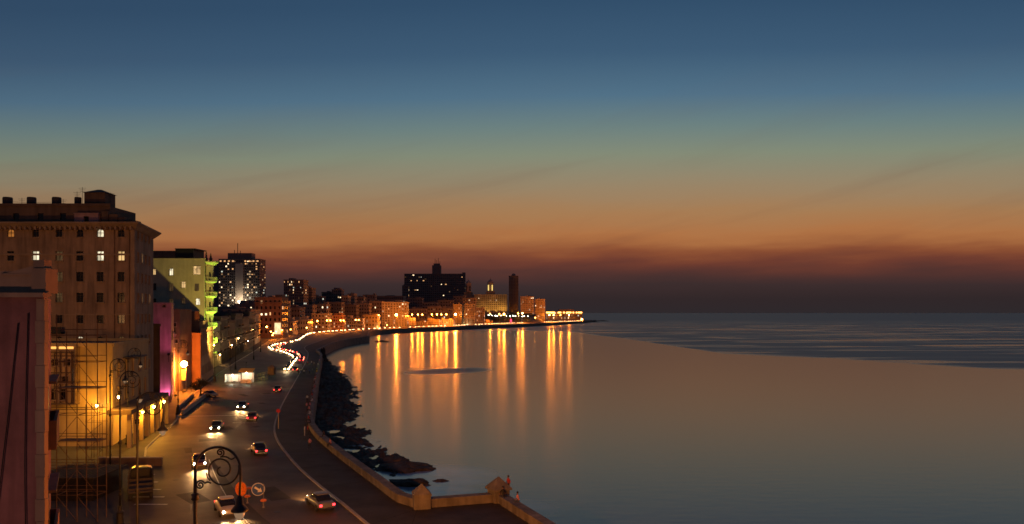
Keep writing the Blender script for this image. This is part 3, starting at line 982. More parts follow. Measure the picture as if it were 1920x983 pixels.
# --- tall corner block with the big cornice
def corner_block():
    R0, R1 = (-68.3, 135.0), (-73.0, 152.0)
    wl = 34
    h = 36.2
    cols = (20, 67, 111, 150, 188, 227)
    k = {}
    rows = [(437, 15), (480, 18), (519, 18), (558, 18), (598, 17), (640, 18), (690, 18)]
    st = {(0, 0): 'orange_arch', (0, 4): 'lit_arch', (0, 3): 'dark_arch', (0, 5): 'dark_arch', (1, 1): 'lit', (1, 2): 'dim', (1, 4): 'lit', (1, 5): 'warm', (2, 2): 'dim', (5, 3): 'lit_arch', (5, 4): 'dark_arch', (5, 5): 'dim_arch', (5, 2): 'dark_arch', (4, 5): 'dim', (3, 2): 'dim', (2, 3): 'dark', (4, 4): 'dark'}
    items = []
    for r, (v, hh) in enumerate(rows):
        for c, u in enumerate(cols):
            items.append((u, v, 13 if r else 12.5, hh, st.get((r, c), 'dark')))
    ops = px_ops(R0, wl, items)
    sops = []
    for r, (v, hh) in enumerate(rows):
        z = H - (v + hh / 2 - V0) / F * 135
        for s, kd in ((3.2, 'dark'), (6.6, 'lit' if r in (3, 1) else 'dark'), (10, 'dark'), (13.4, 'lit' if r == 3 else 'dark')):
            sops.append((s, z, 1.2, hh / F * 135, kd))
    root = building('apartment_block', 'tall brown stone apartment block with deep bracketed cornice and roof tanks', R0, R1, wl, h, m_dstone, ops, sops, parapet=0, cornice=1.5, cm=m_dtrim, ch=1.0)
    # chamfered corner pilaster
    mb = MB(); mb.prism([(-.6, -.12), (.12, -.12), (.12, .6), (-.6, .6)], 0, h - 1.2); mb.build('corner_pilaster', m_dtrim, root)
    mb = MB(); mb.box(-wl, -.62, -.16, .02, 30.4, 30.75); mb.build('string_course', m_dtrim, root)
    mb = MB(); mb.box(-wl, -.62, -.14, .02, 19.6, 19.8); mb.build('string_course', m_dtrim, root)
    br = MB().box(-.16, .16, -1.05, -.17, -.62, 0).mesh('bracket', m_dtrim)
    for i in range(38):
        link('bracket', br, root, (-wl + .5 + i * .9, 0, h - .62))
    g = MB(); g.bar((0, 0, 0), (0, 0, 1), .1)
    for u in (215, 243):
        x = (u - U0) / F * 135 - R0[0]
        MB().tube([(x, -.1, 2), (x, -.1, h - 1.2)], .07, 6).build('drain_pipe', m_brown, root)
    # attic storey set back
    z0 = h + .12
    att = MB()
    ops2 = [((u - U0) / F * 137 - (-68.3 - wl), z0 + .7, 1.1, 1.3, 'dark') for u in (30, 76, 118)]
    wall_geo(att, (-wl, 2), (-5.5, 2), z0 + 3.3, [(o[0], o[1], o[2], o[3], o[4]) for o in ops2], z0=z0)
    wall_geo(att, (-5.5, 2), (-5.8, 12), z0 + 3.3, [], z0=z0)
    att.face((-wl, 2, z0 + 3.28), (-5.5, 2, z0 + 3.28), (-5.8, 12, z0 + 3.28), (-wl, 12, z0 + 3.28))
    att.build('attic_storey', m_brown, root)
    mb = MB(); mb.box(-wl, -5.3, 1.8, 2.1, z0 + 3.3, z0 + 3.75); mb.build('attic_parapet', m_brown, root)
    add_windows(root, Vector((R0[0], R0[1], 0)), (R0[0] - wl, R0[1] + 2), (R0[0] - 5.5, R0[1] + 2), ops2, frames=False)
    mb = MB(); wall_geo(mb, (-11.4, .9), (-7.0, .9), z0 + 1.75, [(2.2, z0 + .1, .95, 1.2, 'dark')], z0=z0); wall_geo(mb, (-7.0, .9), (-7.0, 1.99), z0 + 1.75, [], z0=z0)
    mb.box(-11.5, -6.9, .8, 2, z0 + 1.752, z0 + 1.9)
    mb.build('pale_penthouse', m_pink, root)
    mb = MB(); mb.box(-9.9, -8.5, 1.3, 1.36, z0 + .05, z0 + 1.6); mb.build('penthouse_door', m_dark, root)
    # stair tower with pyramid roof
    x0, x1 = (158 - U0) / F * 139 - R0[0], (197 - U0) / F * 139 - R0[0]
    tw = MB(); tw.box(x0, x1, 4, 7.6, z0 + 3.27, z0 + 6.1); tw.build('stair_tower', m_brown, root)
    tr = MB(); q = .25
    tr.prism([(x0 - q, 4 - q), (x1 + q, 4 - q), (x1 + q, 7.6 + q), (x0 - q, 7.6 + q)], z0 + 6.102, z0 + 6.9, top=[(x0 + 1.6, 5.6), (x1 - 1.6, 5.6), (x1 - 1.6, 6), (x0 + 1.6, 6)])
    tr.build('tower_roof', m_brown, root)
    for u, w in ((13, 17), (58, 16), (105, 16), (145, 12)):
        x = (u - U0) / F * 139 - R0[0]; r = w / F * 139 / 2
        MB().lathe([(r * .96, 0), (r, .15), (r, 1.75), (r * .9, 1.95)], 14, (x, 4.2, z0 + 3.29)).build('water_tank', m_tank, root)
    for k, (x0, x1, hh) in enumerate(((-6.6, -5.4, 2.3), (-5.2, -3.7, 1.7), (-3.5, -2.4, 1.2), (-2.2, -1.0, .7))):
        MB().box(x0, x1, 1.2, 4.5, z0 + .002, z0 + hh).build('roof_shed', m_brown, root)
    for u, zt in ((148, 6.2), (158, 7.0), (211, 6.0), (45, 5.0), (122, 4.8)):
        x = (u - U0) / F * 139 - R0[0]
        mb = MB(); mb.tube([(x, 3.4, z0 + 3.2), (x, 3.4, z0 + zt)], .035, 5)
        for q in range(3): mb.bar((x - .7 + q * .15, 3.4, z0 + zt - .2 - q * .3), (x + .7 - q * .15, 3.4, z0 + zt - .2 - q * .3), .035)
        mb.build('aerial', m_iron, root)
    MB().tube(catmull([Vector(((20 - U0) / F * 139 - R0[0], 3.4, z0 + 4.3)), Vector(((60 - U0) / F * 139 - R0[0], 3.4, z0 + 4.15)), Vector(((100 - U0) / F * 139 - R0[0], 3.4, z0 + 4.2))], .6), .025, 4).build('clothes_line', m_iron, root)
    # balcony with three vents, low on the wall
    x = (107 - U0) / F * 135 - R0[0]
    b = MB(); b.box(x - 1.3, x + 1.3, -1.1, -.02, 16.3, 16.5); b.box(x - 1.3, x + 1.3, -1.1, -1.0, 16.5, 17.5); b.build('balcony', m_iron, root)
    for k in range(3):
        xx = x - .6 + k * .45
        MB().box(xx - .14, xx + .14, -.03, .02, 14.2, 15.3).build('vent', m_dark, root)
    return root
corner_block()

# --- houses between the corner block and the green-lit block
def lamp_wall(): pass
def mid_houses():
    # pink party wall
    R0, R1 = ((321 - U0) / F * 166, 166.0), (-82.0, 181.0)
    building('narrow_house', 'narrow house with magenta-lit pink side wall and small roof vent', R0, R1, 9, H - (571 - V0) / F * 166, m_pink, px_ops(R0, 9, [(308, 574, 4, 4, 'open')]), [(4, 14, 1.1, 2, 'dark'), (8, 14, 1.1, 2, 'dark'), (4, 9, 1.1, 2, 'dark'), (8, 9, 1.1, 2, 'dark')], parapet=.4)
    # low street range with pilasters and lit arches
    R0, R1 = ((300 - U0) / F * 155, 155.0), (-80.5, 165.5)
    sop = [(1.6 + k * 2.7, 5.5 if k % 2 else 5.4, 1.2, 3.0, 'dark') for k in range(4)] + [(1.6 + k * 2.7, .3, 1.7, 4.2, 'orange_arch') for k in range(4)]
    building('shop_house', 'low dark shop house with amber-lit arches beside the corner block', R0, R1, 10, H - (612 - V0) / F * 155, m_brown, [], sop, parapet=.5)
    R0, R1 = (-81.0, 167.0), (-86.5, 193.0)
    sop = [(2 + k * 3.6, .3, 2.6, 8.6, 'dark_arch') for k in range(7)] + [(2 + k * 3.6, 11.2, 1.2, 2.2, 'dark') for k in range(7)]
    r = building('arched_palace', 'street front with tall magenta-lit arches between pilasters', R0, R1, 12, 14.6, m_pink, [], sop, parapet=.5, cornice=.5)
    d = Vector((R1[0] - R0[0], R1[1] - R0[1], 0)).normalized(); n = Vector((d.y, -d.x, 0))
    for k in range(8):
        c = d * (.2 + k * 3.6) + n * .25
        MB().tube([(c.x, c.y, .14), (c.x, c.y, 10.4)], [.32, .24], 8).build('column', m_pink, r)
    # dark house with sodium-lit side wall
    R0, R1 = ((376 - U0) / F * 205, 205.0), (-96, 240.0)
    sop = [(3 + k * 4.2, z, 1.3, 2.6, 'dark') for k in range(8) for z in (2.5, 8, 13)]
    building('old_house', 'old house with orange-lit blank side wall behind the bright street lamp', R0, R1, 7.2, H - (627 - V0) / F * 205, m_terra, px_ops(R0, 7.2, [(345, 655, 5, 8, 'dark')]), sop, parapet=.4)
    R0, R1 = ((374 - U0) / F * 212, 212.0), (-97, 238.0)
    building('roof_storey', 'dark upper storey set back above the orange-lit side wall', R0, R1, 9, H - (604 - V0) / F * 212, m_brown, px_ops(R0, 9, [(338, 588, 5, 8, 'dark'), (347, 612, 5, 8, 'dark')]), [], parapet=.3, cat='house')
    R0, R1 = ((337 - U0) / F * 190, 190.0), ((337 - U0) / F * 190 - 3, 204.0)
    building('narrow_house', 'slim dark house wedged between pink wall and orange wall', R0, R1, 4, H - (582 - V0) / F * 190, m_brown, px_ops(R0, 4, [(328, 609, 5, 7, 'dark'), (331, 640, 5, 7, 'dark')]), [], parapet=.3)
mid_houses()

# --- green-lit block with rounded balconies
def green_block():
    D = 245.0
    R0, R1 = ((384 - U0) / F * D, D), (-107.5, 266.0)
    wl = (384 - 282) / F * D + 6
    h = H - (486 - V0) / F * D
    items = [(289, 510, 6, 11, 'warm'), (321, 510, 7, 13, 'lit'), (369, 507, 14, 16, 'warm'), (289, 538, 8, 13, 'dark'), (321, 539, 8, 14, 'dim'), (344, 534, 8, 12, 'warm'), (369, 539, 8, 14, 'dim'), (289, 565, 8, 10, 'dark'), (321, 565, 8, 9, 'dim'), (344, 564, 7, 11, 'dim'), (371, 566, 8, 12, 'lit'), (371, 600, 8, 13, 'dark'), (344, 600, 8, 13, 'dark')]
    sops = [(k * 4 + 12, z, 1.6, 3, 'dark') for k in range(2) for z in (3, 9, 14, 19, 24, 29)]
    root = building('apartment_block', 'cream apartment block with rounded balconies flooded in green light', R0, R1, wl, h, m_cream, px_ops(R0, wl, items), sops, parapet=.25, sill=m_cream)
    # rounded bay with a balcony on every floor
    cx, cy, r = 1.1, 4.2, 3.0
    d = Vector((R1[0] - R0[0], R1[1] - R0[1])).normalized()
    n = Vector((d.y, -d.x))
    c = d * 4.2 + n * .4
    ang = atan2(n.y, n.x)
    def arc(r, k=14): return [(c.x + r * cos(ang + pi * (i / k - .5) * 1.05), c.y + r * sin(ang + pi * (i / k - .5) * 1.05)) for i in range(k + 1)]
    mb = MB(); mb.prism(arc(2.0), 0, h - 1.0); mb.build('bay', m_cream, root)
    mb = MB(); mb.prism(arc(2.1), h - 1.9, h - .9, top=arc(3.7)); mb.prism(arc(3.7), h - .898, h - .55); mb.build('bay_cornice', m_cream, root)
    floors = [H - (v - V0) / F * D for v in (526, 554, 583, 612, 641, 668)]
    for z in floors:
        b = MB(); b.prism(arc(2.0), z - .9, z - .3, top=arc(3.1)); b.prism(arc(3.15), z - .298, z); o = b.build('balcony', m_cream, root)
        rl = MB()
        for i in range(14):
            a, e = arc(3.05)[i], arc(3.05)[i + 1]
            rl.bar((a[0], a[1], z + 1.1), (e[0], e[1], z + 1.1), .14, .14)
            for q in (0, .5):
                x, y = a[0] + (e[0] - a[0]) * q, a[1] + (e[1] - a[1]) * q
                rl.bar((x, y, z), (x, y, z + 1.05), .12)
        rl.build('railing', m_cream, o)
        for i in (2, 5, 8, 11):
            a, e = arc(2.04)[i], arc(2.04)[i + 1]
            w = MB(); w.face((a[0], a[1], z + .1), (e[0], e[1], z + .1), (e[0], e[1], z + 2.9), (a[0], a[1], z + 2.9))
            w.build('window', m_glass, root)
    for k, (dx, hh) in enumerate(((.2, 3.6), (1.6, 2.8))):
        p = d * 3.0 + n * dx
        MB().lathe([(.55, 0), (.5, .6), (.7, .75), (.35, 1.2), (.3, hh * .6), (.05, hh)], 8, (p.x, p.y, h - .5)).build('finial', m_brown, root)
    mb = MB(); x0, x1 = (283 - U0) / F * 247 - R0[0], (330 - U0) / F * 247 - R0[0]
    mb.box(x0, x1, 2, 10, h, h + 2.9); mb.build('penthouse', m_brown, root)
    mb = MB(); x0, x1 = (330.3 - U0) / F * 247 - R0[0], (364 - U0) / F * 247 - R0[0]
    mb.box(x0, x1, 1.4, 10, h, h + 3.3); mb.box(x0, x1 + .8, 1.0, 10, h + 3.302, h + 3.6); mb.build('penthouse', m_dark, root)
    return c + Vector((R0[0], R0[1])), floors, ang
GC, GF, GA = green_block()

# --- street row running away to the bend
row = [(272, 292, 607, 'cream', 'cream house with pale columns right after the green-lit block', 5), (293, 318, 596, 'grey', 'grey gabled house second after the green-lit block', 5), (319, 346, 603, 'brown', 'brown balconied house third after the green-lit block', 5),
       (347, 380, 590, 'grey', 'flat-topped grey house in the middle of the dark street row', 6), (381, 420, 596, 'brown', 'long dark house past the middle of the street row', 6), (421, 470, 586, 'grey', 'tall dark house before the white-lit shopfront', 6), (471, 520, 590, 'far3', 'pale house with white-lit shopfront at the end of the street row', 7)]
def street_row():
    mm = {'cream': m_cream, 'grey': m_grey, 'brown': m_brown, 'far3': m_far3}
    rnd = random.Random(11)
    for i, (d0, d1, vt, mk, lb, nf) in enumerate(row):
        R0, R1 = (Lx(d0), d0), (Lx(d1), d1)
        h = H - (vt - V0) / F * d0
        Ln = sqrt((R1[0] - R0[0]) ** 2 + (R1[1] - R0[1]) ** 2)
        so = []
        fl = int(h // 4.4)
        for f in range(fl):
            n = int(Ln // 4)
            for k in range(n):
                kd = 'dim' if rnd.random() < .2 else ('warm' if rnd.random() < .1 else 'dark')
                so.append((2 + k * (Ln - 2) / n, .3 + f * 4.4 + (.4 if f else 0), 1.5, 2.9, kd))
        if i == 6: so = [(s, z, 1.9, 3.8, 'lit') if z < 1 and s < 30 else (s, z, w, hh, kd) for s, z, w, hh, kd in so]
        fo = [(22 - 2.6 - 4 * k, h - 4.2 - 4.6 * f, 1.2, 2, 'dim' if rnd.random() < .25 else 'dark') for k in range(2) for f in range(2)]
        r = building('street_house', lb, R0, R1, 22, h, mm[mk], fo, so, frames=False, parapet=.6, cornice=.5, group='houses along the seafront street', fm=m_framel)
        d = Vector((R1[0] - R0[0], R1[1] - R0[1], 0)).normalized(); n = Vector((d.y, -d.x, 0))
        for f in range(1, fl):
            for s0 in (Ln * .12, Ln * .55):
                mb = MB()
                q = [d * s0, d * (s0 + Ln * .3), d * (s0 + Ln * .3) + n * 1.1, d * s0 + n * 1.1]
                z = .3 + f * 4.4 + .1
                mb.prism([(p.x, p.y) for p in q], z - .2, z)
                b = mb.build('balcony', mm[mk], r)
                rl = MB()
                a, e = q[3], q[2]
                rl.bar((a.x, a.y, z + .95), (e.x, e.y, z + .95), .1)
                for k in range(13):
                    p = a.lerp(e, k / 12)
                    rl.bar((p.x, p.y, z), (p.x, p.y, z + .9), .06)
                rl.build('railing', m_iron, b)
        if i < 4:
            for k in range(6):
                c = d * (.3 + k * (Ln - .6) / 5) + n * .3
                MB().tube([(c.x, c.y, .14), (c.x, c.y, 4.2)], [.26, .2], 8).build('column', mm[mk], r)
        for k in range(3):
            x, y = -rnd.uniform(2, 18), rnd.uniform(3, 12)
            w = rnd.uniform(.8, 2.4)
            MB().box(x, x + w, y, y + w, h, h + rnd.uniform(1, 2.6)).build('roof_shed', m_brown, r)
street_row()

# ------------------------------------------------------------------ distant city
def far_block(name, label, u0, u1, vt, d, depth, m, rows, cols, lit=.1, z0=0.0, cap=None, dark=True, side=2, seed=1, group=None, ww=.5, wh=.5, lm=None, top=None, cat='building'):
    rnd = random.Random(seed)
    x0, x1 = (u0 - U0) / F * d, (u1 - U0) / F * d
    h = H - (vt - V0) / F * d - z0
    root = empty(name, (x0, d, z0))
    W = x1 - x0
    mb = MB(); mb.box(0, W, 0, depth, -3, h)
    mb.build('wall', m, root)
    cap = .04 * h if cap is None else cap
    mb = MB(); mb.box(-.3, W + .3, -.3, depth + .3, h + .002, h + min(cap, 1.2)); mb.build('parapet', m, root)
    dk = MB()
    cw, chh = W / cols, h / (rows + .6)
    sg = 1 if (x0 + x1) < 0 else -1
    def put(fx, fn):
        pass
    for r in range(rows):
        z = h - (r + 1) * chh + chh * .2
        if z < 0: break
        for c in range(cols):
            a = c * cw + cw * (1 - ww) / 2
            if rnd.random() < lit:
                kw = rnd.choice((.5, .7, 1, 1))
                MB().box(a, a + cw * ww * kw, -.12, -.02, z, z + chh * wh * rnd.choice((.6, 1, 1))).build('window', lm or rnd.choice(FARW), root)
            elif dark:
                dk.box(a, a + cw * ww, -.07, -.02, z, z + chh * wh)
        for c in range(side):
            a = depth * (c + .25) / side
            b = a + depth / side * .45
            if rnd.random() < lit:
                MB().box(W + .02, W + .12, a, b, z, z + chh * wh).build('window', rnd.choice(FARW[1:]), root)
            elif dark:
                dk.box(W + .02, W + .07, a, b, z, z + chh * wh)
    if dk.v:
        g = dk.build('unlit_window_grid', m_glass, root)
        g['kind'] = 'stuff'
    rnd2 = random.Random(seed + 99)
    for k in range(2):
        if top == 'none': break
        w = W * rnd2.uniform(.15, .35)
        x = rnd2.uniform(0, W - w)
        MB().box(x, x + w, depth * .2, depth * .7, h, h + rnd2.uniform(1.2, 4.0)).build('roof_house', m, root)
    tag(root, label, cat, group)
    return root, W, h

def towers():
    # broad hospital-like tower with pale central strip
    D = 1100
    r, W, h = far_block('tower', 'broad dark tower with pale floodlit central strip and mast', 410, 487, 487, D, 26, m_far, 25, 19, .2, seed=5, side=5, top='none', ww=.62, wh=.45)
    x0, x1 = (441.5 - 410) / F * D, (456.5 - 410) / F * D
    MB().box(x0, x1, -1.2, -.13, 8, h - 6).build('pale_strip', m_panel, r)
    MB().box(-10, -.01, 3, 26, -3, h - 2).build('side_wing', m_far, r)
    a, b = (425 - 410) / F * D, (470 - 410) / F * D
    MB().box(a, b, 4, 20, h, h + 10).build('roof_plant', m_far, r)
    for u, t in ((435, 6), (441, 16), (446, 5)):
        x = (u - 410) / F * D
        MB().tube([(x, 10, h + 9), (x, 10, h + 9 + t)], .5, 5).build('mast', m_iron, r)
    for k in range(10):
        if k in (4, 5): continue
        x = W * (k + .3) / 10
        MB().box(x, x + 2.4, -.5, -.2, h - 3, h - 1.4).build('top_light', m_farlit2, r)
    # slab block with crowning tower
    D = 2300
    r, W, h = far_block('tower', 'huge dark slab block with small tower and aerials on its roof', 758, 872, 514, D, 30, m_far, 24, 30, .035, seed=9, side=3, top='none', ww=.7, wh=.4)
    a, b = (810 - 758) / F * D, (826 - 758) / F * D
    MB().box(a, b, 3, 27, h, h + 27).build('roof_tower', m_far, r)
    MB().box(a + 4, b - 4, 8, 20, h + 27, h + 33).build('roof_tower_head', m_far, r)
    for u, t in ((815, 48), (818, 44), (821, 50), (824, 40)):
        x = (u - 758) / F * D
        MB().tube([(x, 14, h + 26), (x, 14, h + t)], .7, 5).build('mast', m_iron, r)
    MB().box(W - 9, W, 2, 28, h, h + 5).build('roof_house', m_far, r)
    far_block('tower', 'narrow dark block pressed against the left end of the slab block', 754, 766, 536, 2200, 20, m_far, 12, 4, .03, seed=12)
    # slim dark high-rise
    r, W, h = far_block('tower', 'slim dark high-rise with domed roof house, alone against the sky', 954, 972, 518, 1900, 24, m_far, 30, 6, .0, seed=14, side=6, top='none')
    MB().lathe([(5.5, 0), (5.5, 3), (4, 6), (1, 7.5)], 14, (W * .5, 12, h)).build('roof_dome', m_far, r)
    # grand hotel with twin belvederes
    D = 1850
    r, W, h = far_block('grand_hotel', 'grand hotel on the hill with floodlit facade and lantern-lit twin towers', 889, 951, 553, D, 40, m_far3, 9, 17, .035, z0=14, seed=21, side=6, top='none', ww=.4, wh=.5)
    for u, lit, dx in ((919, True, 0), (877, False, -2)):
        x = (u - 889) / F * D
        base = h if lit else h - 2
        if not lit:
            MB().box(x - 14, x + 16, 20, 60, -3, h).build('rear_wing', m_far2, r)
        MB().box(x - 11, x + 11, 12 if lit else 24, 34, base, base + 9).build('belvedere_base', m_far2, r)
        MB().lathe([(7.5, 0), (7.5, 20), (8.2, 20.2), (8.2, 21.5), (6.5, 25), (3.5, 28), (.8, 30), (.5, 35)], 10, (x, 24, base + 9)).build('belvedere', m_far3, r)
        for s in (-1, 1):
            MB().box(x + s * 4.8 - 1.1, x + s * 4.8 + 1.1, 15.4, 16.2, base + 11, base + 25).build('belvedere_opening', emis('hotel_lantern', (1, .7, .2), 1.3) if lit else m_dark, r)
    far_block('apartment_tower', 'orange-lit apartment tower right of the slim dark high-rise', 976, 1001, 557, 1750, 22, m_far3, 12, 8, .2, seed=23, ww=.45)
    far_block('apartment_tower', 'stepped orange-lit tower nearest the bright headland', 1003, 1022, 562, 1800, 22, m_far3, 12, 7, .1, seed=25, ww=.45)
    r, W, h = far_block('low_hotel', 'long low building on the headland under a row of bright lights', 1024, 1092, 585, 2000, 26, m_far3, 3, 22, .35, seed=27, top='none')
    for k, (u0, u1, s) in enumerate(((1024, 1040, 1), (1046, 1052, 1), (1056, 1059, .6), (1062, 1071, .8), (1074, 1076, .5), (1080, 1082, .5), (1084, 1091, .8))):
        x0, x1 = (u0 - 1024) / F * 2000, (u1 - 1024) / F * 2000
        MB().box(x0, x1, -1.5, -.4, h - 3.4, h - .2).build('flood_light', emis('headland_light', (1, .36, .07), 8), r)
    MB().box(W * .35, W * .78, 6, 20, h, h + 7).build('upper_storey', m_far2, r)
    far_block('tower', 'square dark tower with stacked lit windows left of the city centre', 532, 569, 526, 1000, 24, m_far, 17, 11, .16, seed=31, side=3)
    far_block('tower', 'plain darker tower stepping down beside the square lit tower', 570, 585, 541, 1050, 20, m_far, 14, 4, .01, seed=33)
    far_block('tower', 'dark city tower with few lights, tallest of the middle cluster', 622, 640, 544, 1200, 20, m_far, 12, 5, .06, seed=35)
    far_block('city_block', 'broad dark block joined to the middle cluster tower', 603, 622, 549, 1210, 20, m_far, 10, 6, .05, seed=36)
    far_block('city_block', 'wide dark hall with curved roofline in front of the slab block', 703, 756, 556, 1500, 40, m_far, 7, 14, .05, seed=37)
towers()

def mid_city():
    rnd = random.Random(23)
    spec = [(487, 512, 560, 760), (512, 534, 566, 820), (585, 604, 557, 1120), (640, 652, 556, 1130), (652, 664, 552, 1180), (664, 682, 558, 1230), (680, 703, 554, 1350), (566, 586, 574, 980), (588, 612, 572, 1030), (612, 640, 568, 1060), (640, 668, 573, 1090), (668, 692, 570, 1120), (692, 716, 566, 1150),
            (764, 792, 560, 1500), (792, 820, 568, 1450), (820, 850, 564, 1500), (850, 872, 556, 1560), (868, 892, 560, 1500), (768, 800, 580, 1300), (802, 826, 576, 1320), (826, 850, 578, 1340), (536, 562, 578, 860), (500, 520, 575, 700), (440, 478, 572, 640), (405, 442, 578, 600), (418, 470, 582, 560)]
    spec.sort(key=lambda q: q[0] + q[1])
    for i, (a, b, vt, d) in enumerate(spec):
        far_block('city_block', 'dark flat-roofed city block in the distance, %s from the left among its kind' % ORD[i], a, b, vt, d, 22, (m_far, m_far2)[i % 2], max(3, int((600 - vt) / 5)), max(3, int((b - a) / 4.5)), .06, seed=50 + i, group='dark blocks of the distant city', ww=.42, wh=.42)
mid_city()

RD = [(477, 600), (540, 660), (580, 760), (700, 960), (850, 1200), (1000, 1600), (1090, 1900)]
def waterfront():
    spec = [(478, 528, 560, 600, m_terra, 6, 6, 'four-storey orange-lit corner house with lit sign over its door'), (530, 549, 603, 690, m_far3, 2, 4, 'low orange-lit house next to the corner house'), (549, 577, 600, 720, m_far3, 2, 6, 'wide low orange house with five dark windows'),
            (584, 615, 589, 850, m_far3, 4, 5, 'plain boxy orange-lit house behind twin lamps'), (616, 642, 592, 880, m_terra, 4, 6, 'reddish waterfront house right of the boxy one'), (643, 679, 597, 920, m_far3, 3, 9, 'long waterfront terrace with many small lit windows'), (680, 708, 592, 950, m_ochre, 3, 5, 'yellow-fronted waterfront house with blank upper wall'),
            (716, 763, 568, 1010, m_far3, 10, 9, 'large orange-lit apartment house behind the brightest waterfront lamp'), (763, 776, 597, 1040, m_far3, 4, 3, 'stepped orange house against the large apartment house'), (777, 800, 604, 1090, m_far2, 2, 6, 'low white-lit pavilion on the waterfront'), (801, 823, 600, 1120, m_far2, 3, 6, 'dim waterfront house with reddish ground floor'),
            (824, 849, 600, 1150, m_far3, 3, 6, 'small bright villa behind four lamps'), (850, 866, 572, 1210, m_far2, 9, 5, 'narrow tall house left of the colonnaded front'), (866, 890, 571, 1230, m_far3, 9, 7, 'tall house with a lit colonnade at its foot'), (893, 908, 578, 1300, m_far3, 7, 4, 'blank-sided block standing alone under the grand hotel'),
            (909, 924, 602, 1350, m_ochre, 1, 4, 'low ochre wall house under the hotel hill')]
    for i, (a, b, vt, d, m, r, c, lb) in enumerate(spec):
        ro, W, h = far_block('waterfront_house', lb, a, b, vt, d, 18, m, r, c, .14, seed=90 + i, group='orange-lit houses on the far waterfront', side=3, ww=.38, wh=.5)
        if i == 13:
            for k in range(7):
                x = W * k / 6
                MB().tube([(x, -3, 0), (x, -3, 10)], .55, 6).build('column', m_far3, ro)
            MB().box(-1, W + 1, -3.8, -.2, 10, 12).build('colonnade_roof', m_far3, ro)
        if i == 0:
            x = (521 - 478) / F * d
            MB().box(x - 2.4, x + 2.4, -.7, -.25, 3, 12).build('lit_sign', emis('sign_panel', (1, .7, .35), 1.6, .4, .8), ro)
            MB().box(-.6, W + .6, -.8, -.25, h - 3.6, h - 2.8).build('cornice', m, ro)
waterfront()

def hotel_hill():
    vs, fs = [], []
    nx, ny = 34, 10
    for j in range(ny + 1):
        for i in range(nx + 1):
            u = 895 + 125 * i / nx
            d = 1480 + 330 * j / ny
            x = (u - U0) / F * d
            t = min(1, j / 5)
            e = min(1, i / 4, (nx - i) / 4)
            vs.append((x, d, -1 + 17 * t * e + noise.noise(Vector((x * .02, d * .02, 0))) * 2.5 * e))
    for j in range(ny):
        for i in range(nx):
            k = j * (nx + 1) + i
            fs.append((k, k + 1, k + nx + 2, k + nx + 1))
    o = MB().quads(vs, fs).build('hill', m_ground)
    tag(o, kind='structure')
    rnd = random.Random(4)
    mb = MB()
    for k in range(110):
        u = rnd.uniform(905, 1002); d = rnd.uniform(1500, 1680)
        c = Vector(((u - U0) / F * d, d, 5 + 10 * (d - 1480) / 200))
        R = rnd.uniform(4, 8)
        for q in range(46):
            v = Vector((rnd.gauss(0, 1), rnd.gauss(0, 1), rnd.gauss(0, .7)))
            v = v.normalized() * R * rnd.uniform(.5, 1)
            a = Vector((rnd.uniform(-1, 1), rnd.uniform(-1, 1), rnd.uniform(-1, 1))).normalized() * 1.1
            b = a.cross(Vector((rnd.uniform(-1, 1), rnd.uniform(-1, 1), rnd.uniform(-1, 1)))).normalized() * .9
            p = c + v
            mb.face(p - a, p - b, p + a, p + b)
    me = mb.mesh('woods', mat('dark_foliage', (0.045, 0.06, 0.03), .8, .4, .3, 0))
    o = link('woods', me)
    tag(o, 'dark woods covering the hillside under the grand hotel', 'woods', kind='stuff')
hotel_hill()

# ------------------------------------------------------------------ lamps
def light(name, loc, power, col, radius=.3, parent=None, kind='POINT', target=None, size=None, blend=.6):
    ld = bpy.data.lights.new(name, kind)
    ld.energy = power
    ld.color = col
    ld.shadow_soft_size = radius
    o = bpy.data.objects.new(name, ld)
    COL.objects.link(o)
    o.location = loc
    if kind == 'SPOT':
        ld.spot_size = size
        ld.spot_blend = blend
        o.rotation_euler = (Vector(target) - Vector(loc)).to_track_quat('-Z', 'Y').to_euler()
    if parent:
        o.parent = parent
    return o

def spiral(cx, cz, r0, r1, a0, turns, n=40):
    return [(cx + (r0 + (r1 - r0) * k / n) * cos(a0 + turns * 2 * pi * k / n), 0, cz + (r0 + (r1 - r0) * k / n) * sin(a0 + turns * 2 * pi * k / n)) for k in range(n + 1)]

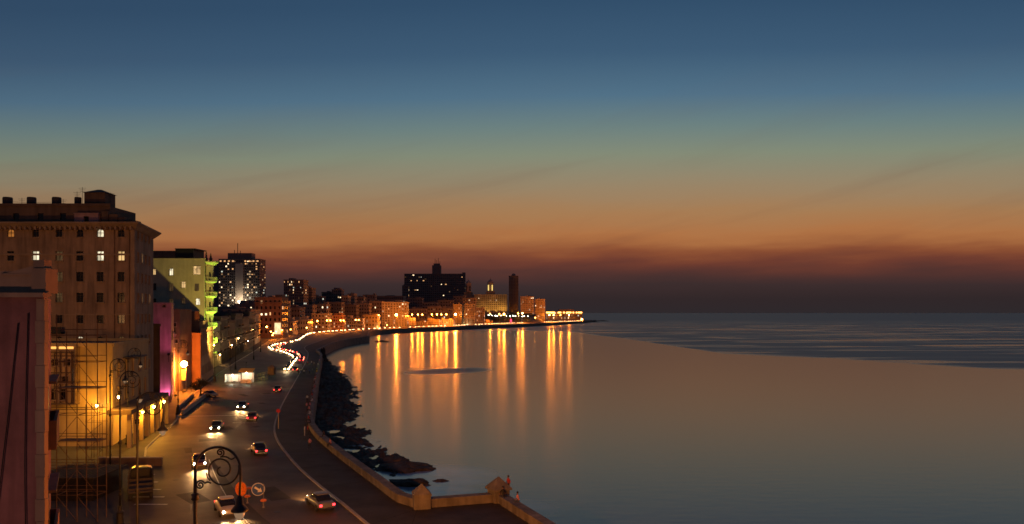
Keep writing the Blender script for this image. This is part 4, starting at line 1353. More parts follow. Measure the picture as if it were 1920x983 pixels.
def scroll_lamp():
    root = empty('scroll_lamp_post')
    zc, R = 13.6, 0.92
    mb = MB(); mb.lathe([(.42, 0), (.42, .25), (.34, .32), (.30, 1.2), (.36, 1.3), (.2, 1.5), (.17, 1.9)], 12); mb.build('base', m_iron, root, smooth=False)
    mb = MB(); mb.tube([(0, 0, 1.85), (0, 0, 6), (0, 0, 12.6), (0, 0, zc)], [.1, .085, .07, .055], 10); mb.build('pole', m_iron, root, smooth=True)
    for z in (3.0, 7.8, 12.5):
        MB().lathe([(.1, -.16), (.17, -.1), (.12, 0), (.17, .1), (.1, .16)], 12, (0, 0, z)).build('collar', m_iron, root, smooth=True)
    arc = [(R - R * cos(pi * k / 24), 0, zc + R * sin(pi * k / 24)) for k in range(25)] + [(2 * R + .01, 0, zc - .4), (2 * R - .03, 0, zc - 1.1)]
    MB().tube(arc, .052, 8).build('arch', m_iron, root, smooth=True)
    a = MB(); a.tube(spiral(R + .16, zc, .72, .1, radians(15), -1.72, 64), .038, 7)
    a.build('inner_scroll', m_iron, root, smooth=True)
    MB().tube(spiral(R + .1, zc + .70, .17, .03, radians(-70), 1.6, 26), .032, 6).build('small_scroll', m_iron, root, smooth=True)
    MB().tube(spiral(.21, zc - .62, .19, .03, radians(30), 1.8, 28), .034, 6).build('small_scroll', m_iron, root, smooth=True)
    MB().tube(catmull([Vector((.38, 0, zc - .55)), Vector((.52, 0, zc - .5)), Vector((.65, 0, zc - .55))], .05), .04, 6).build('scroll_link', m_iron, root)
    MB().tube(catmull([Vector((R + .1, 0, zc + .52)), Vector((R + .35, 0, zc + .52)), Vector((R + .55, 0, zc + .42)), Vector((R + .7, 0, zc + .5))], .05), [.03] * 3 + [.045] * 3 + [.03] * 20 if False else .034, 6).build('leaf_tendril', m_iron, root)
    MB().tube(catmull([Vector((.62, 0, zc - .45)), Vector((.5, 0, zc - .3)), Vector((.46, 0, zc - .12))], .05), .03, 6).build('leaf_tendril', m_iron, root)
    x = 2 * R - .03
    MB().lathe([(.06, 0), (.13, -.1), (.15, -.35), (.28, -.5), (.34, -.58), (.34, -.64), (.2, -.64)], 14, (x, 0, zc - 1.05)).build('lamp_hood', m_iron, root, smooth=True)
    prof = [(.22 * cos(pi / 2 * k / 6) + .001, -.36 * sin(pi / 2 * k / 6)) for k in range(7)]
    MB().lathe(prof, 14, (x, 0, zc - 1.69)).build('lamp_bowl', m_globe, root, smooth=True)
    return root
proto_scroll = scroll_lamp()
sl = [(-12.9, 30.4, 0, 'largest scrolled iron lamp post, nearest, arching over the traffic island signs'), (-25.8, 51.4, -4, 'scrolled iron lamp post second nearest, its bowl over the lit road edge'), (-36.75, 70, 3, 'scrolled iron lamp post third nearest, beside the scaffold'),
      (-47.9, 89, 0, 'scrolled iron lamp post fourth nearest, in front of the yellow-lit wall'), (-58.1, 113, 5, 'scrolled iron lamp post fifth nearest, standing in the yellow light pool'), (-65.3, 146, 8, 'scrolled iron lamp post just left of the bright orange street lamp'),
      (-86, 216, 10, 'scrolled lamp post in front of the green-lit balconies'), (-97, 262, 10, 'distant scrolled lamp post just past the green-lit block'), (-110, 318, 12, 'distant scrolled lamp post before the middle of the dark street row'), (-128, 380, 12, 'farthest scrolled lamp post along the dark street row')]
for i, (x, y, r, lb) in enumerate(sl):
    o = proto_scroll if i == 0 else copy_tree(proto_scroll)
    o.location = (x, y, 0.15 if y > 105 else 0.02)
    o.rotation_euler = (0, 0, radians(r))
    tag(o, lb, 'lamp post', 'scrolled lamp posts along the street')
    if i == 0: lamp0 = o
    if i == 1: lamp1 = o

for o, pw in ((lamp0, 34000), (lamp1, 9000)):
    light('lamp_light', (1.85, 0, 11.3), pw, (1, .33, .06), .2, o, 'SPOT', (3, 40, -2), radians(115), .6)  # spots added to warm the road; these bowls hardly glow themselves
# bright sodium lamp in the street
def sodium_post(x, y, z, label, power, big=False, r=.34, group='lit sodium lamps', base=0.0, arm=1.2, m=None, col=SOD, rl=None):
    root = empty('street_lamp', (x, y, base))
    h = z - base
    MB().tube([(arm, 0, 0), (arm, 0, h * .5), (arm, 0, h + .1)], [.14, .11, .07], 7).build('pole', m_steel, root)
    if arm: MB().tube([(arm, 0, h + .05), (arm * .5, 0, h + .35), (0, 0, h + .3)], .05, 6).build('arm', m_steel, root)
    MB().box(-.5, .5, -.22, .22, h + .3 + r * .4, h + .42 + r * .4).build('lamp_housing', m_steel, root)
    sphere_mb(r, (0, 0, h), 10, 6).build('lamp_bulb', m or (m_sodbig if big else m_sod), root, smooth=True)
    if power:
        l = light('lamp_light', (0, 0, h - r - (rl or .25) - .08), power, col, rl or .25, root)
    tag(root, label, 'street lamp', group)
    return root
p = P(345, 683, 188)
sodium_post(p.x, p.y, p.z, 'brilliant orange street lamp glaring in front of the orange wall', 19000, True, .8, arm=.5)  # bulb enlarged to carry the glare

# far lamps: (u, v, depth or None, power factor, bulb radius enlarged to carry the glow)
far_l = [(500, 613, 520, 1, .5), (508, 622, 560, .6, .4), (513, 625, 560, .6, .4), (518, 622, 570, .6, .4), (529, 619, 600, .6, .4), (534, 613.5, 620, .6, .4), (538, 616, 640, .6, .4), (545, 618, 660, .6, .4), (575, 614.6, 700, .8, .5), (511, 640, 470, .3, .35),
         (595, 602, None, .8, .6), (613, 601, None, 1, .6), (619.5, 601, None, 1, .6), (638.5, 600.7, None, 1, .6), (644, 601, None, 1, .6), (667, 600, None, 1, .6), (672.5, 600, None, 1, .6), (710, 591, None, .7, .6), (725.5, 610, None, .3, .5), (743, 590.6, None, 4.5, 1.3),
         (772.7, 590, None, 1.2, .75), (783.5, 590, None, 1.2, .75), (791.7, 590, None, 1.2, .75), (809.6, 589.7, None, 1, .75), (819.4, 589.7, None, 1.7, .9), (827.5, 589.7, None, 1.1, .75), (837, 589.7, None, 1.6, .9), (854, 589.7, None, 4.5, 1.3), (885.5, 589, None, 1.2, .8),
         (919, 588.8, None, 1.1, .8), (936, 589, None, 1.3, .9), (945, 589, None, 2.3, 1.1), (971.5, 587.7, None, 1.2, .9), (979.6, 587.7, None, 2.6, 1.1), (1003.6, 595.8, None, 1, .9), (1030, 591, None, 3.6, .9), (1038, 591, None, 2.4, .9), (1051, 591, None, 1.5, .9), (1067, 591, None, 2.6, .9), (1091, 599, None, 1.2, 2.2)]
FARP = 18000
for i, (u, v, d, pf, r) in enumerate(far_l):
    if d is None: d = interp(RD, u) - (62 if pf > 2 else 42)
    p = P(u, v, d)
    if p.z < 4: p.z = 6
    lb = 'lit orange street lamp on the far shore, %s from the left in the distant row' % ORD[i]
    if i == len(far_l) - 1: lb = 'very bright lamp at the tip of the far headland'
    if u == 743: lb = 'brightest far waterfront lamp, before the large orange apartment house'
    if u == 854: lb = 'second brightest far waterfront lamp, before the narrow tall house'
    sodium_post(p.x, p.y, p.z, lb, FARP * pf * (.3 if d < 720 else max(.8, (d / 1000) ** 2)), pf > 2, r, 'sodium lamps round the far shore', rl=.6)

# string of small white lights on the hotel terrace
for i in range(14):
    u = 916 + i * 5.6 + (i % 3) * .8
    d = 1560
    p = P(u, 591.5 + .25 * (i % 4) + i * .12, d)
    root = empty('terrace_light', (p.x, p.y, 4))
    h = p.z - 4
    MB().tube([(0, 0, 0), (0, 0, h)], .12, 5).build('pole', m_steel, root)
    sphere_mb(.55, (0, 0, h), 8, 5).build('globe', m_whitelamp, root)
    tag(root, 'small white lamp in the string below the grand hotel, %s from the left' % ORD[i], 'lamp', 'white lamps on the hotel terrace')
p = P(958, 603, 1480)
root = empty('red_sign', (p.x, p.y, 0))
MB().tube([(0, 0, 0), (0, 0, p.z - 2)], .2, 6).build('post', m_steel, root)
MB().box(-1.3, 1.3, -.2, .2, p.z - 2, p.z + 4.5).build('sign_panel', emis('red_neon', (1, .02, .06), 6), root)
tag(root, 'small glowing red upright sign on the far waterfront', 'sign')

# ------------------------------------------------------------------ other practical lights, seen ones and unseen added ones
# wall lamps on the ochre house
def wall_lamp(x, y, z, label, power, col, tgt=None, m=None):
    root = empty('wall_lamp', (x, y, z))
    MB().tube([(0, .9, .1), (0, .3, .25), (0, 0, .2)], .04, 6).build('bracket', m_iron, root)
    MB().lathe([(.2, 0), (.22, -.08), (.05, -.25)], 10, (0, 0, .26)).build('reflector', m_iron, root)
    sphere_mb(.17, (0, 0, -.02), 10, 6, 1.5).build('bulb', m or emis('amber_lamp', (1, .62, .2), 60), root)
    light('wall_lamp_light', (0, -.35, -.1), power, col, .15, root)
    tag(root, label, 'wall lamp', 'amber wall lamps')
YEL = (1.0, .42, .03)
wall_lamp(-57.2, 108.6, 7.8, 'amber lamp on the corner of the arcade lighting the yellow wall', 2300, YEL)
wall_lamp(-61.5, 110.6, 6.3, 'amber lamp under the scaffold side of the arcade', 700, YEL)
for k, (x, y) in enumerate(((-57.4, 116), (-59, 123), (-60.6, 130))):
    wall_lamp(x, y, 4.6, 'amber lamp hanging in the arcade bay, %s from the yellow wall' % ORD[k], 1100, YEL)

for k, (y, z) in enumerate(((268, 8.5), (285, 4), (300, 9.5), (325, 6), (352, 8), (400, 5), (440, 10), (490, 5))):
    root = empty('door_lamp', (Lx(y) + .9, y, z))
    MB().tube([(-.9, 0, .1), (-.3, 0, .25), (0, 0, .2)], .05, 6).build('bracket', m_iron, root)
    sphere_mb(.24, (0, 0, 0), 8, 5).build('bulb', emis('amber_lamp', (1, .62, .2), 60), root)
    light('door_lamp_light', (0, 0, -.5), 420, (1, .5, .15), .2, root)
    tag(root, 'small amber lamp on the dark street row, %s from the green-lit block' % ORD[k], 'wall lamp', 'amber lamps on the street row')
# magenta floods on the pink houses, green floods on the bay, floodlight washing the cream wall
def flood(x, y, z, tgt, power, col, label, size=80, base=0.14, m=None):
    root = empty('floodlight', (x, y, base))
    h = z - base
    MB().tube([(0, 0, 0), (0, 0, h)], .06, 6).build('stand', m_iron, root)
    d = (Vector(tgt) - Vector((x, y, z))).normalized()
    MB().bar(Vector((0, 0, h)) - d * .25, Vector((0, 0, h)) + d * .05, .5, .4).build('housing', m_iron, root)
    light('floodlight_beam', Vector((0, 0, h)) + d * .15, power, col, .2, root, 'SPOT', Vector((0, 0, h)) + d * 10, radians(size))
    tag(root, label, 'floodlight', 'floodlights on the facades')
MAG = (1.0, .2, .5)
for k, (x, y) in enumerate(((-76.2, 165), (-78.5, 174), (-80.6, 183))):
    flood(x, y, .8, (x - 4.2, y + 2.4, 7), 1500, MAG, 'magenta floodlight at the foot of the tall arches, %s from the near end' % ORD[k], 100)
flood((314 - U0) / F * 160, 160.5, 11.2, ((304 - U0) / F * 166, 166, 17), 800, (1, .16, .42), 'magenta floodlight on a roof below the pink side wall', 95, base=9.5)
GRN = (.42, 1.0, .06)
n = Vector((cos(GA), sin(GA)))
flood(GC.x + n.x * 8 + 1, GC.y + n.y * 8 - 5, 5, (GC.x, GC.y, 16), 30000, GRN, 'green floodlight aimed up at the rounded balconies from the kerb', 75)
flood(GC.x + n.x * 9 + 2, GC.y + n.y * 9 + 4, 3, (GC.x, GC.y, 24), 26000, GRN, 'second green floodlight at the rounded balconies, farther along', 60)
flood(-83.8, 222, 10.2, ((350 - U0) / F * 245, 245, 26), 30000, (1.0, .72, .16), 'yellow floodlight on a post washing the cream side wall', 100)
# white flood at the foot of the broad tower's strip
p = P(449, 566, 1088)
root = empty('floodlight', (p.x, p.y, 0))
MB().box(-2, 2, -.6, .6, 0, p.z - 2).build('mount', m_far, root)
sphere_mb(1.8, (0, 0, p.z), 10, 6).build('lamp', m_whitelamp, root)
light('floodlight_beam', (0, 0, p.z + 2.6), 9000, (1, .75, .45), 1.0, root)
tag(root, 'brilliant white floodlight at the foot of the tower strip', 'floodlight')
# floods on the grand hotel
for k, u in enumerate((900, 915, 930, 943)):
    p = P(u, 584, 1836)
    flood(p.x, p.y, p.z, (p.x + 2, 1850, p.z + 20), 9000 if k < 3 else 16000, (1, .5, .08), 'floodlight on the hotel forecourt, %s from the left' % ORD[k], 130, base=12)

sodium_post(-88, 96, 20, 'tall unseen fill lamp past the close rose wall, added to warm the stone block', 7500, False, .25, arm=.8, col=(1, .42, .13))  # unseen, added to warm the corner block's front
sodium_post(-34, 9, 11, 'unseen fill lamp before the close rose wall, added to brighten it', 4800, False, .2, arm=.8, col=(1, .45, .3))  # unseen, added to brighten the close party wall
# unseen fill lamps added below the view to warm the near promenade
sodium_post(-4, 36, 8.6, 'unseen fill lamp on the near kerb, added to warm the promenade', 7000, False, .2, arm=.8)
sodium_post(-2, 44, 6.2, 'short unseen fill lamp at the promenade edge, added for warm light', 1300, False, .2, arm=.8)

# ------------------------------------------------------------------ cars
def sup(n, hw, zb, zt, y, e=3.2):
    out = []
    for k in range(n):
        a = 2 * pi * k / n
        c, s = cos(a), sin(a)
        out.append((hw * math.copysign(abs(c) ** (2 / e), c), y, (zb + zt) / 2 + (zt - zb) / 2 * math.copysign(abs(s) ** (2 / e), s)))
    return out

def car_meshes():
    d = {}
    st = [(-2.4, .6, .48, .74), (-2.34, .78, .34, .88), (-1.95, .87, .27, .97), (-1.1, .91, .24, 1.0), (.2, .91, .24, 1.0), (1.2, .89, .24, .98), (1.9, .86, .27, .92), (2.3, .78, .34, .84), (2.38, .6, .46, .72)]
    d['body'] = MB().loft([sup(16, hw, zb, zt, y) for y, hw, zb, zt in st])
    cb = [(-1.6, .68, .9, .99), (-1.15, .74, .9, 1.36), (-.75, .74, .9, 1.5), (.2, .74, .9, 1.52), (.55, .73, .9, 1.44), (1.15, .7, .9, .99)]
    m = MB(); m.loft([sup(14, hw, zb, zt, y, 3.4) for y, hw, zb, zt in cb]); d['cabin'] = m
    m = MB(); m.loft([sup(12, hw, zb, zt, y, 2.6) for y, hw, zb, zt in ((-.95, .58, 1.44, 1.5), (-.7, .7, 1.47, 1.545), (.2, .7, 1.48, 1.56), (.45, .58, 1.46, 1.52))]); d['roof'] = m
    m = MB()
    m.lathe([(.2, -.1), (.32, -.11), (.34, -.05), (.34, .05), (.32, .11), (.2, .1)], 16); d['tyre'] = m
    m = MB(); m.lathe([(.05, -.09), (.21, -.085), (.21, .085), (.05, .12)], 12); d['rim'] = m
    d['bumper'] = MB().box(-.82, .82, -.06, .06, -.07, .07)
    d['headlight'] = sphere_mb(.12, seg=10, rings=6)
    d['tail_light'] = MB().box(-.13, .13, -.04, .04, -.09, .09)
    d['far_headlight'] = sphere_mb(.26, seg=8, rings=5)  # oversized so the sphere carries the headlight glare
    d['far_tail'] = sphere_mb(.22, seg=8, rings=5)
    out = {}
    for k, mb in d.items():
        mm = {'body': CARP[0], 'roof': CARP[0], 'cabin': m_carglass, 'tyre': m_tyre, 'rim': m_chrome, 'bumper': m_chrome, 'headlight': m_head, 'tail_light': m_tail, 'far_headlight': m_headfar, 'far_tail': m_tail}[k]
        out[k] = mb.mesh('car_' + k, mm, smooth=k in ('body', 'cabin', 'roof', 'tyre', 'rim', 'headlight'))
    return out
CM = car_meshes()
def car(p, heading, ci, label, group, near=True, beam=0.0, tail=False, lit=True, dark=False):
    root = empty('car', (p.x, p.y, .006), heading)
    def part(nm, k, loc, par=root, rot=None, mt=None):
        o = link(nm, CM[k], par, loc)
        if rot: o.rotation_euler = rot
        if mt:
            o.material_slots[0].link = 'OBJECT'
            o.material_slots[0].material = mt
        return o
    part('body', 'body', (0, 0, 0), mt=CARP[ci])
    part('cabin', 'cabin', (0, 0, 0))
    if near:
        part('roof', 'roof', (0, 0, 0), mt=CARP[ci])
        for sx in (-1, 1):
            for y in (-1.45, 1.45):
                w = part('wheel', 'tyre', (sx * .82, y, .34), rot=(0, pi / 2, 0))
                part('rim', 'rim', (0, 0, 0), w)
        part('bumper', 'bumper', (0, 2.42, .42))
        part('bumper', 'bumper', (0, -2.44, .42))
    for sx in (-1, 1):
        if lit:
            part('headlight', 'headlight' if near else 'far_headlight', (sx * .62, 2.32, .66))
            part('tail_light', 'tail_light' if near else 'far_tail', (sx * .66, -2.38, .7))
    if beam:
        for sx in (-1, 1):
            light('headlight_beam', (sx * .62, 2.5, .66), beam, (1, .52, .18), .1, root, 'SPOT', (sx * .62 + .2 * sx, 12.5, -.55), radians(62), .8)
    tag(root, label, 'car', group)
    return root

on_px = [(452, 1000), (440, 983), (402, 930), (379, 890), (373, 862), (386, 832), (416, 797), (457, 765), (500, 732), (532, 702), (546, 684), (553, 672), (535, 662.5), (508, 655), (513, 648), (555, 640), (583, 626), (640, 620.5), (700, 617), (770, 614), (850, 611), (920, 608), (1000, 605), (1090, 602)]
out_px = [(660, 997), (645, 983), (560, 920), (500, 865), (475, 835), (468, 810), (472, 790), (490, 765), (520, 735), (544, 708), (560, 687), (566, 671), (551, 662), (525, 655), (528, 648), (570, 640), (600, 624)]
ON = catmull([G(*q) for q in on_px], 1.0)
OUT = catmull([G(*q) for q in out_px], 1.0)
def at_px(path, u, v):
    g = G(u, v)
    i = min(range(len(path)), key=lambda k: (path[k] - g).length)
    t = (path[min(i + 1, len(path) - 1)] - path[max(i - 1, 0)]).normalized()
    return path[i], t
def head(t): return atan2(t.y, t.x) - pi / 2

near_on = [(424, 962, 3, 'cream saloon with lit headlights nearest us on the left lane'), (376, 872, 0, 'maroon saloon with lit headlights coming round beside the unlit lamp'), (409, 806, 2, 'black saloon with lit headlights third in the oncoming lane'), (456, 766, 1, 'navy saloon with lit headlights at the end of the near oncoming group')]
for u, v, c, lb in near_on:
    p, t = at_px(ON, u, v)
    car(p, head(-t), c, lb, 'oncoming cars', True, 1300)
near_out = [(600, 950, 5, 'grey saloon with red tail lights driving away, nearest the promenade kerb'), (487, 850, 2, 'black saloon with red tail lights at the inside of the curve'), (474, 787, 0, 'maroon saloon with red tail lights past the curve'), (521, 734, 4, 'dark green saloon with red tail lights where the road straightens'), (553, 696, 1, 'navy saloon with red tail lights, last before the crowd')]
for u, v, c, lb in near_out:
    p, t = at_px(OUT, u, v)
    car(p, head(t), c, lb, 'cars driving away', True, 1100)
# cars seen small: the bend and the long run round the bay
rnd = random.Random(5)
k0 = min(range(len(ON)), key=lambda k: (ON[k] - G(538, 695)).length)
i, n = k0, 0
while i < len(ON) - 4 and n < 170:
    p = ON[i]
    t = (ON[i + 1] - ON[i - 1]).normalized()
    far = p.y > 700
    car(p, head(-t), rnd.randrange(6), 'small oncoming car with lit headlights, number %d in the queue counted from the crowd' % (n + 1) if False else
        'distant oncoming car with lit headlights, %s in the queue from the near bend' % ordinal(n + 1), 'queue of oncoming cars round the bay', False, 0)
    if n % (3 if p.y < 760 else 7) == 0:
        q = p - t * 4
        light('headlight_glow', (q.x, q.y, 1.0), 900 if not far else 2500, (1, .7, .36), .4)
    n += 1
    i += int(rnd.uniform(10, 13) if p.y < 480 else rnd.uniform(18, 24) if p.y < 760 else rnd.uniform(12, 18))
k0 = min(range(len(OUT)), key=lambda k: (OUT[k] - G(565, 678)).length)
i, n = k0, 0
while i < len(OUT) - 3 and n < 14:
    p = OUT[i]
    t = (OUT[i + 1] - OUT[i - 1]).normalized()
    car(p, head(t), rnd.randrange(6), 'distant car with red tail lights driving away, %s past the crowd' % ORD[n], 'distant cars driving away', False, 0)
    n += 1
    i += int(rnd.uniform(9, 22))
p = G(391, 744)
car(p, radians(60), 3, 'pale parked car by the ramp wall with lights off', 'parked cars', True, 0, lit=False)

# ------------------------------------------------------------------ road furniture
isl = [(396, 866), (402, 868), (418, 890), (446, 928), (492, 972), (540, 1010), (505, 1010), (455, 970), (425, 930), (406, 893)]
o = sheet('traffic_island', [(G(*q).x, G(*q).y) for q in isl], .12, m_prom, thick=.115)
def strip_mark(pts, w, z=.009):
    pl = catmull([G(*q) for q in pts], 1.5)
    a, b = offset(pl, -w / 2), offset(pl, w / 2)
    mb = MB()
    for i in range(len(pl) - 1):
        mb.face((a[i].x, a[i].y, z), (b[i].x, b[i].y, z), (b[i + 1].x, b[i + 1].y, z), (a[i + 1].x, a[i + 1].y, z))
    mb.build('marking_and_light_streak', m_paint, road)
strip_mark([(392, 862), (404, 893), (422, 926), (452, 968), (500, 1010)], .12)
strip_mark([(272, 782), (330, 781), (390, 780), (442, 779)], .5)  # pale strip standing in for the light streak of a crossing car
strip_mark([(436, 793), (470, 793), (482, 793)], .3)
for k in range(5):
    strip_mark([(240 + k * 3, 890 + k * 14), (290 + k * 6, 890 + k * 14)], .35)

m_patch = mat('asphalt_patch', (.05, .038, .03), .75, .4, .4, .5, bscale=4, spec=.2)
rp = random.Random(31)
for k in range(26):
    y = rp.uniform(62, 230)
    x0, x1 = Lx(y) + 9, interp(sorted((p.y, p.x) for p in kerb), y) - 3
    x = rp.uniform(x0, x1)
    w, l, a = rp.uniform(.8, 2.6), rp.uniform(1.5, 7), rp.uniform(.3, .7)
    c, sn = cos(a), sin(a)
    mb = MB(); mb.face(*[(x + px * c - py * sn, y + px * sn + py * c, .0075 + k * .00003) for px, py in ((-w / 2, -l / 2), (w / 2, -l / 2 + rp.uniform(-.2, .2)), (w / 2, l / 2), (-w / 2 + rp.uniform(-.2, .2), l / 2))])
    mb.build('asphalt_patch', m_patch, road)
for u, v in ((470, 900), (330, 900), (395, 820), (300, 860), (520, 960), (440, 760)):
    c = G(u, v)
    MB().lathe([(.38, 0), (.36, .012)], 16, (c.x, c.y, .009)).build('manhole_cover', m_iron, road)
m_joint = mat('joint_filler', (.018, .016, .014), .9, .2, 2, 0)
tk = [p for p in kerb if 60 < p.y < 330]
for k in range(0, len(tk), 2):
    a = tk[k]
    b = min(near_wall, key=lambda q: (q - a).length)
    if (b - a).length > 26 or (b - a).length < 3: continue
    d = (b - a).normalized()
    a2, b2 = a + d * .35, b - d * .1
    MB().bar((a2.x, a2.y, .1515), (b2.x, b2.y, .1515), .07, .006).build('expansion_joint', m_joint, prom)
def round_sign():
    c = G(484, 944)
    root = empty('round_traffic_sign', (c.x, c.y, .12), radians(12))
    MB().tube([(.55, 0, 0), (.55, 0, 1.9)], .04, 8).build('post', m_steel, root)
    def disc(r, y, m, nm, par=root):
        mb = MB(); mb.face(*[(r * cos(2 * pi * k / 28), y, 1.35 + r * sin(2 * pi * k / 28)) for k in range(28)])
        return mb.build(nm, m, par)
    MB().tube([(.64 * cos(2 * pi * k / 28), .03, 1.35 + .64 * sin(2 * pi * k / 28)) for k in range(29)], .05, 6).build('rim', mat('sign_white', (.7, .7, .68), .5, .05, 3, 0), root)
    f = disc(.62, 0, mat('sign_blue', (.03, .09, .35), .4, .1, 3, 0), 'face')
    disc(.62, .04, m_steel, 'back')
    w = MB()
    a = radians(-35)
    def rot(x, z): return (x * cos(a) - z * sin(a), -.012, 1.35 + x * sin(a) + z * cos(a))
    w.face(rot(-.42, -.1), rot(.1, -.1), rot(.1, .1), rot(-.42, .1))
    w.face(rot(.1, -.28), rot(.48, 0), rot(.1, .28))
    w.build('arrow', mat('sign_white', (.7, .7, .68)), f)
    tag(root, 'round blue traffic sign with white arrow on the island', 'sign')
    c = G(452, 944)
    root = empty('reflector_board', (c.x, c.y, .12))
    MB().tube([(0, 0, 0), (0, 0, 1.9)], .05, 8).build('post', m_steel, root)
    mb = MB(); mb.face(*[(.6 * cos(2 * pi * k / 24), -.06, 1.4 + .75 * sin(2 * pi * k / 24)) for k in range(24)])
    mb.build('board', mat('orange_reflector', (.75, .2, .03), .3, .4, 5, .3), root)
    mb = MB(); mb.face(*[(.62 * cos(2 * pi * k / 24), -.02, 1.4 + .77 * sin(2 * pi * k / 24)) for k in range(24)][::-1])
    mb.build('board_back', m_steel, root)
    tag(root, 'oval orange reflector board on the island beside the lamp bowl', 'sign')
    for k, (u, v) in enumerate(((455, 925), (461, 923), (467, 922), (478, 919), (464, 938), (494, 946))):
        c = G(u, v + 8)
        r = empty('traffic_bollard', (c.x, c.y, .125))
        MB().lathe([(.14, 0), (.12, .1), (.07, .15), (.07, .6)], 10).build('stem', m_steel, r)
        MB().lathe([(.1, .6), (.3, .66), (.33, .74), (.25, .84), (.05, .88)], 12).build('cap', mat('orange_reflector', (.75, .2, .03)), r)
        tag(r, 'squat bollard with orange cap on the island, %s from the left' % ORD[k], 'bollard', 'orange-capped bollards')
    c = G(522, 806)
    root = empty('stop_sign', (c.x, c.y, .15))
    MB().tube([(0, 0, 0), (0, 0, 3.2)], .05, 8).build('post', m_ochre, root)
    mb = MB(); mb.face(*[(.36 * cos(2 * pi * (k + .5) / 8), -.06, 3.1 + .36 * sin(2 * pi * (k + .5) / 8)) for k in range(8)])
    mb.build('plate', mat('sign_red', (.5, .02, .03), .4, .1, 3, 0), root)
    tag(root, 'red plate on a thin post at the promenade kerb', 'sign')
round_sign()

# ------------------------------------------------------------------ scaffold
def scaffold():
    X0, Y0 = -43.6, 71.5
    root = empty('scaffold_tower', (X0, Y0, 0))
    xs, ys, lv = (-1.9, 0, 1.95, 3.9), (0, 1.6), [2.55 * k for k in range(8)]
    for x in xs:
        for y in ys:
            MB().tube([(x, y, 0), (x, y, 19.9 - .5 * (x / 3.9) - y)], .045, 6).build('upright', m_rust, root)
    for z in lv[1:]:
        for y in ys:
            for dz in (0, .55):
                MB().tube([(-1.9, y, z + dz), (3.9, y, z + dz)], .03, 5).build('ledger', m_rust, root)
        for x in xs:
            MB().tube([(x, 0, z), (x, 1.6, z)], .03, 5).build('transom', m_rust, root)
    for k in range(7):
        MB().tube([(0 if k % 2 else 1.95, 0, lv[k] + .1), (1.95 if k % 2 else 0, 0, lv[k + 1] - .1)], .026, 5).build('brace', m_rust, root)
        MB().tube([(1.95, 0, lv[k + 1] - .1), (3.9, 0, lv[k] + .1)], .026, 5).build('brace', m_rust, root)
    for z in (lv[3], lv[5]):
        for q in range(4):
            MB().box(0, 3.9, .1 + q * .36, .42 + q * .36, z + .05, z + .1).build('plank', m_brown, root)
    tag(root, 'tall rusty tube scaffold with diagonal braces in front of the dark houses', 'scaffold')
    # smaller scaffold against the arcade
    root = empty('scaffold_tower', (-56.8, 99.5, 0))
    for x in (0, 1.1, 2.2):
        for y in (0, 1.4):
            MB().tube([(x, y, 0), (x, y, 7.8)], .04, 6).build('upright', m_rust, root)
    for z in (1.8, 3.6, 5.4, 7.2):
        for y in (0, 1.4): MB().tube([(0, y, z), (2.2, y, z)], .028, 5).build('ledger', m_rust, root)
    for k in range(4): MB().tube([(0, 0, 1.8 * k), (2.2, 0, 1.8 * k + 1.7)], .025, 5).build('brace', m_rust, root)
    tag(root, 'low tube scaffold silhouetted against the yellow arcade light', 'scaffold')
scaffold()

def site_shed():
    root = empty('site_shed', (-47.6, 79.5, 0))
    MB().box(-3.2, 3.0, 0, 6, 0, 2.4).build('wall', m_iron, root)
    mb = MB(); mb.prism([(-3.6, -.5), (3.4, -.5), (3.4, 6.5), (-3.6, 6.5)], 2.402, 2.55); mb.build('roof', mat('dark_sheet_roof', (.03, .028, .028), .9, .3, 1, .2), root)
    for k in range(14):
        MB().box(-3.5 + k * .5, -3.44 + k * .5, -.45, 6.4, 2.553, 2.6).build('roof_rib', mat('dark_sheet_roof', (.05, .05, .055)), root)
    MB().box(-.6, .5, -.05, .02, 0, 2.1).build('door', m_dark, root)
    tag(root, 'dark sheet-roofed site shed at the foot of the scaffold', 'shed')
    root = empty('low_wall', (-51, 97.5, 0))
    MB().box(-3, 5.2, 0, .35, 0, 1.05).build('wall_body', m_brown, root)
    MB().box(-3.05, 5.25, -.05, .4, 1.053, 1.15).build('coping', m_kerb, root)
    tag(root, 'low wall with a bright lit coping behind the scaffold', 'wall')
    # rubble hoarding against the lot
    root = empty('hoarding', (-46, 66, 0))
    for k in range(9):
        MB().box(k * 1.1 - 5, k * 1.1 - 3.95, .02 * (k % 2), .06 + .02 * (k % 2), 0, 2.1 + .06 * (k % 3)).build('panel', m_brown, root)
    tag(root, 'dark board hoarding below the scaffold', 'hoarding')
site_shed()

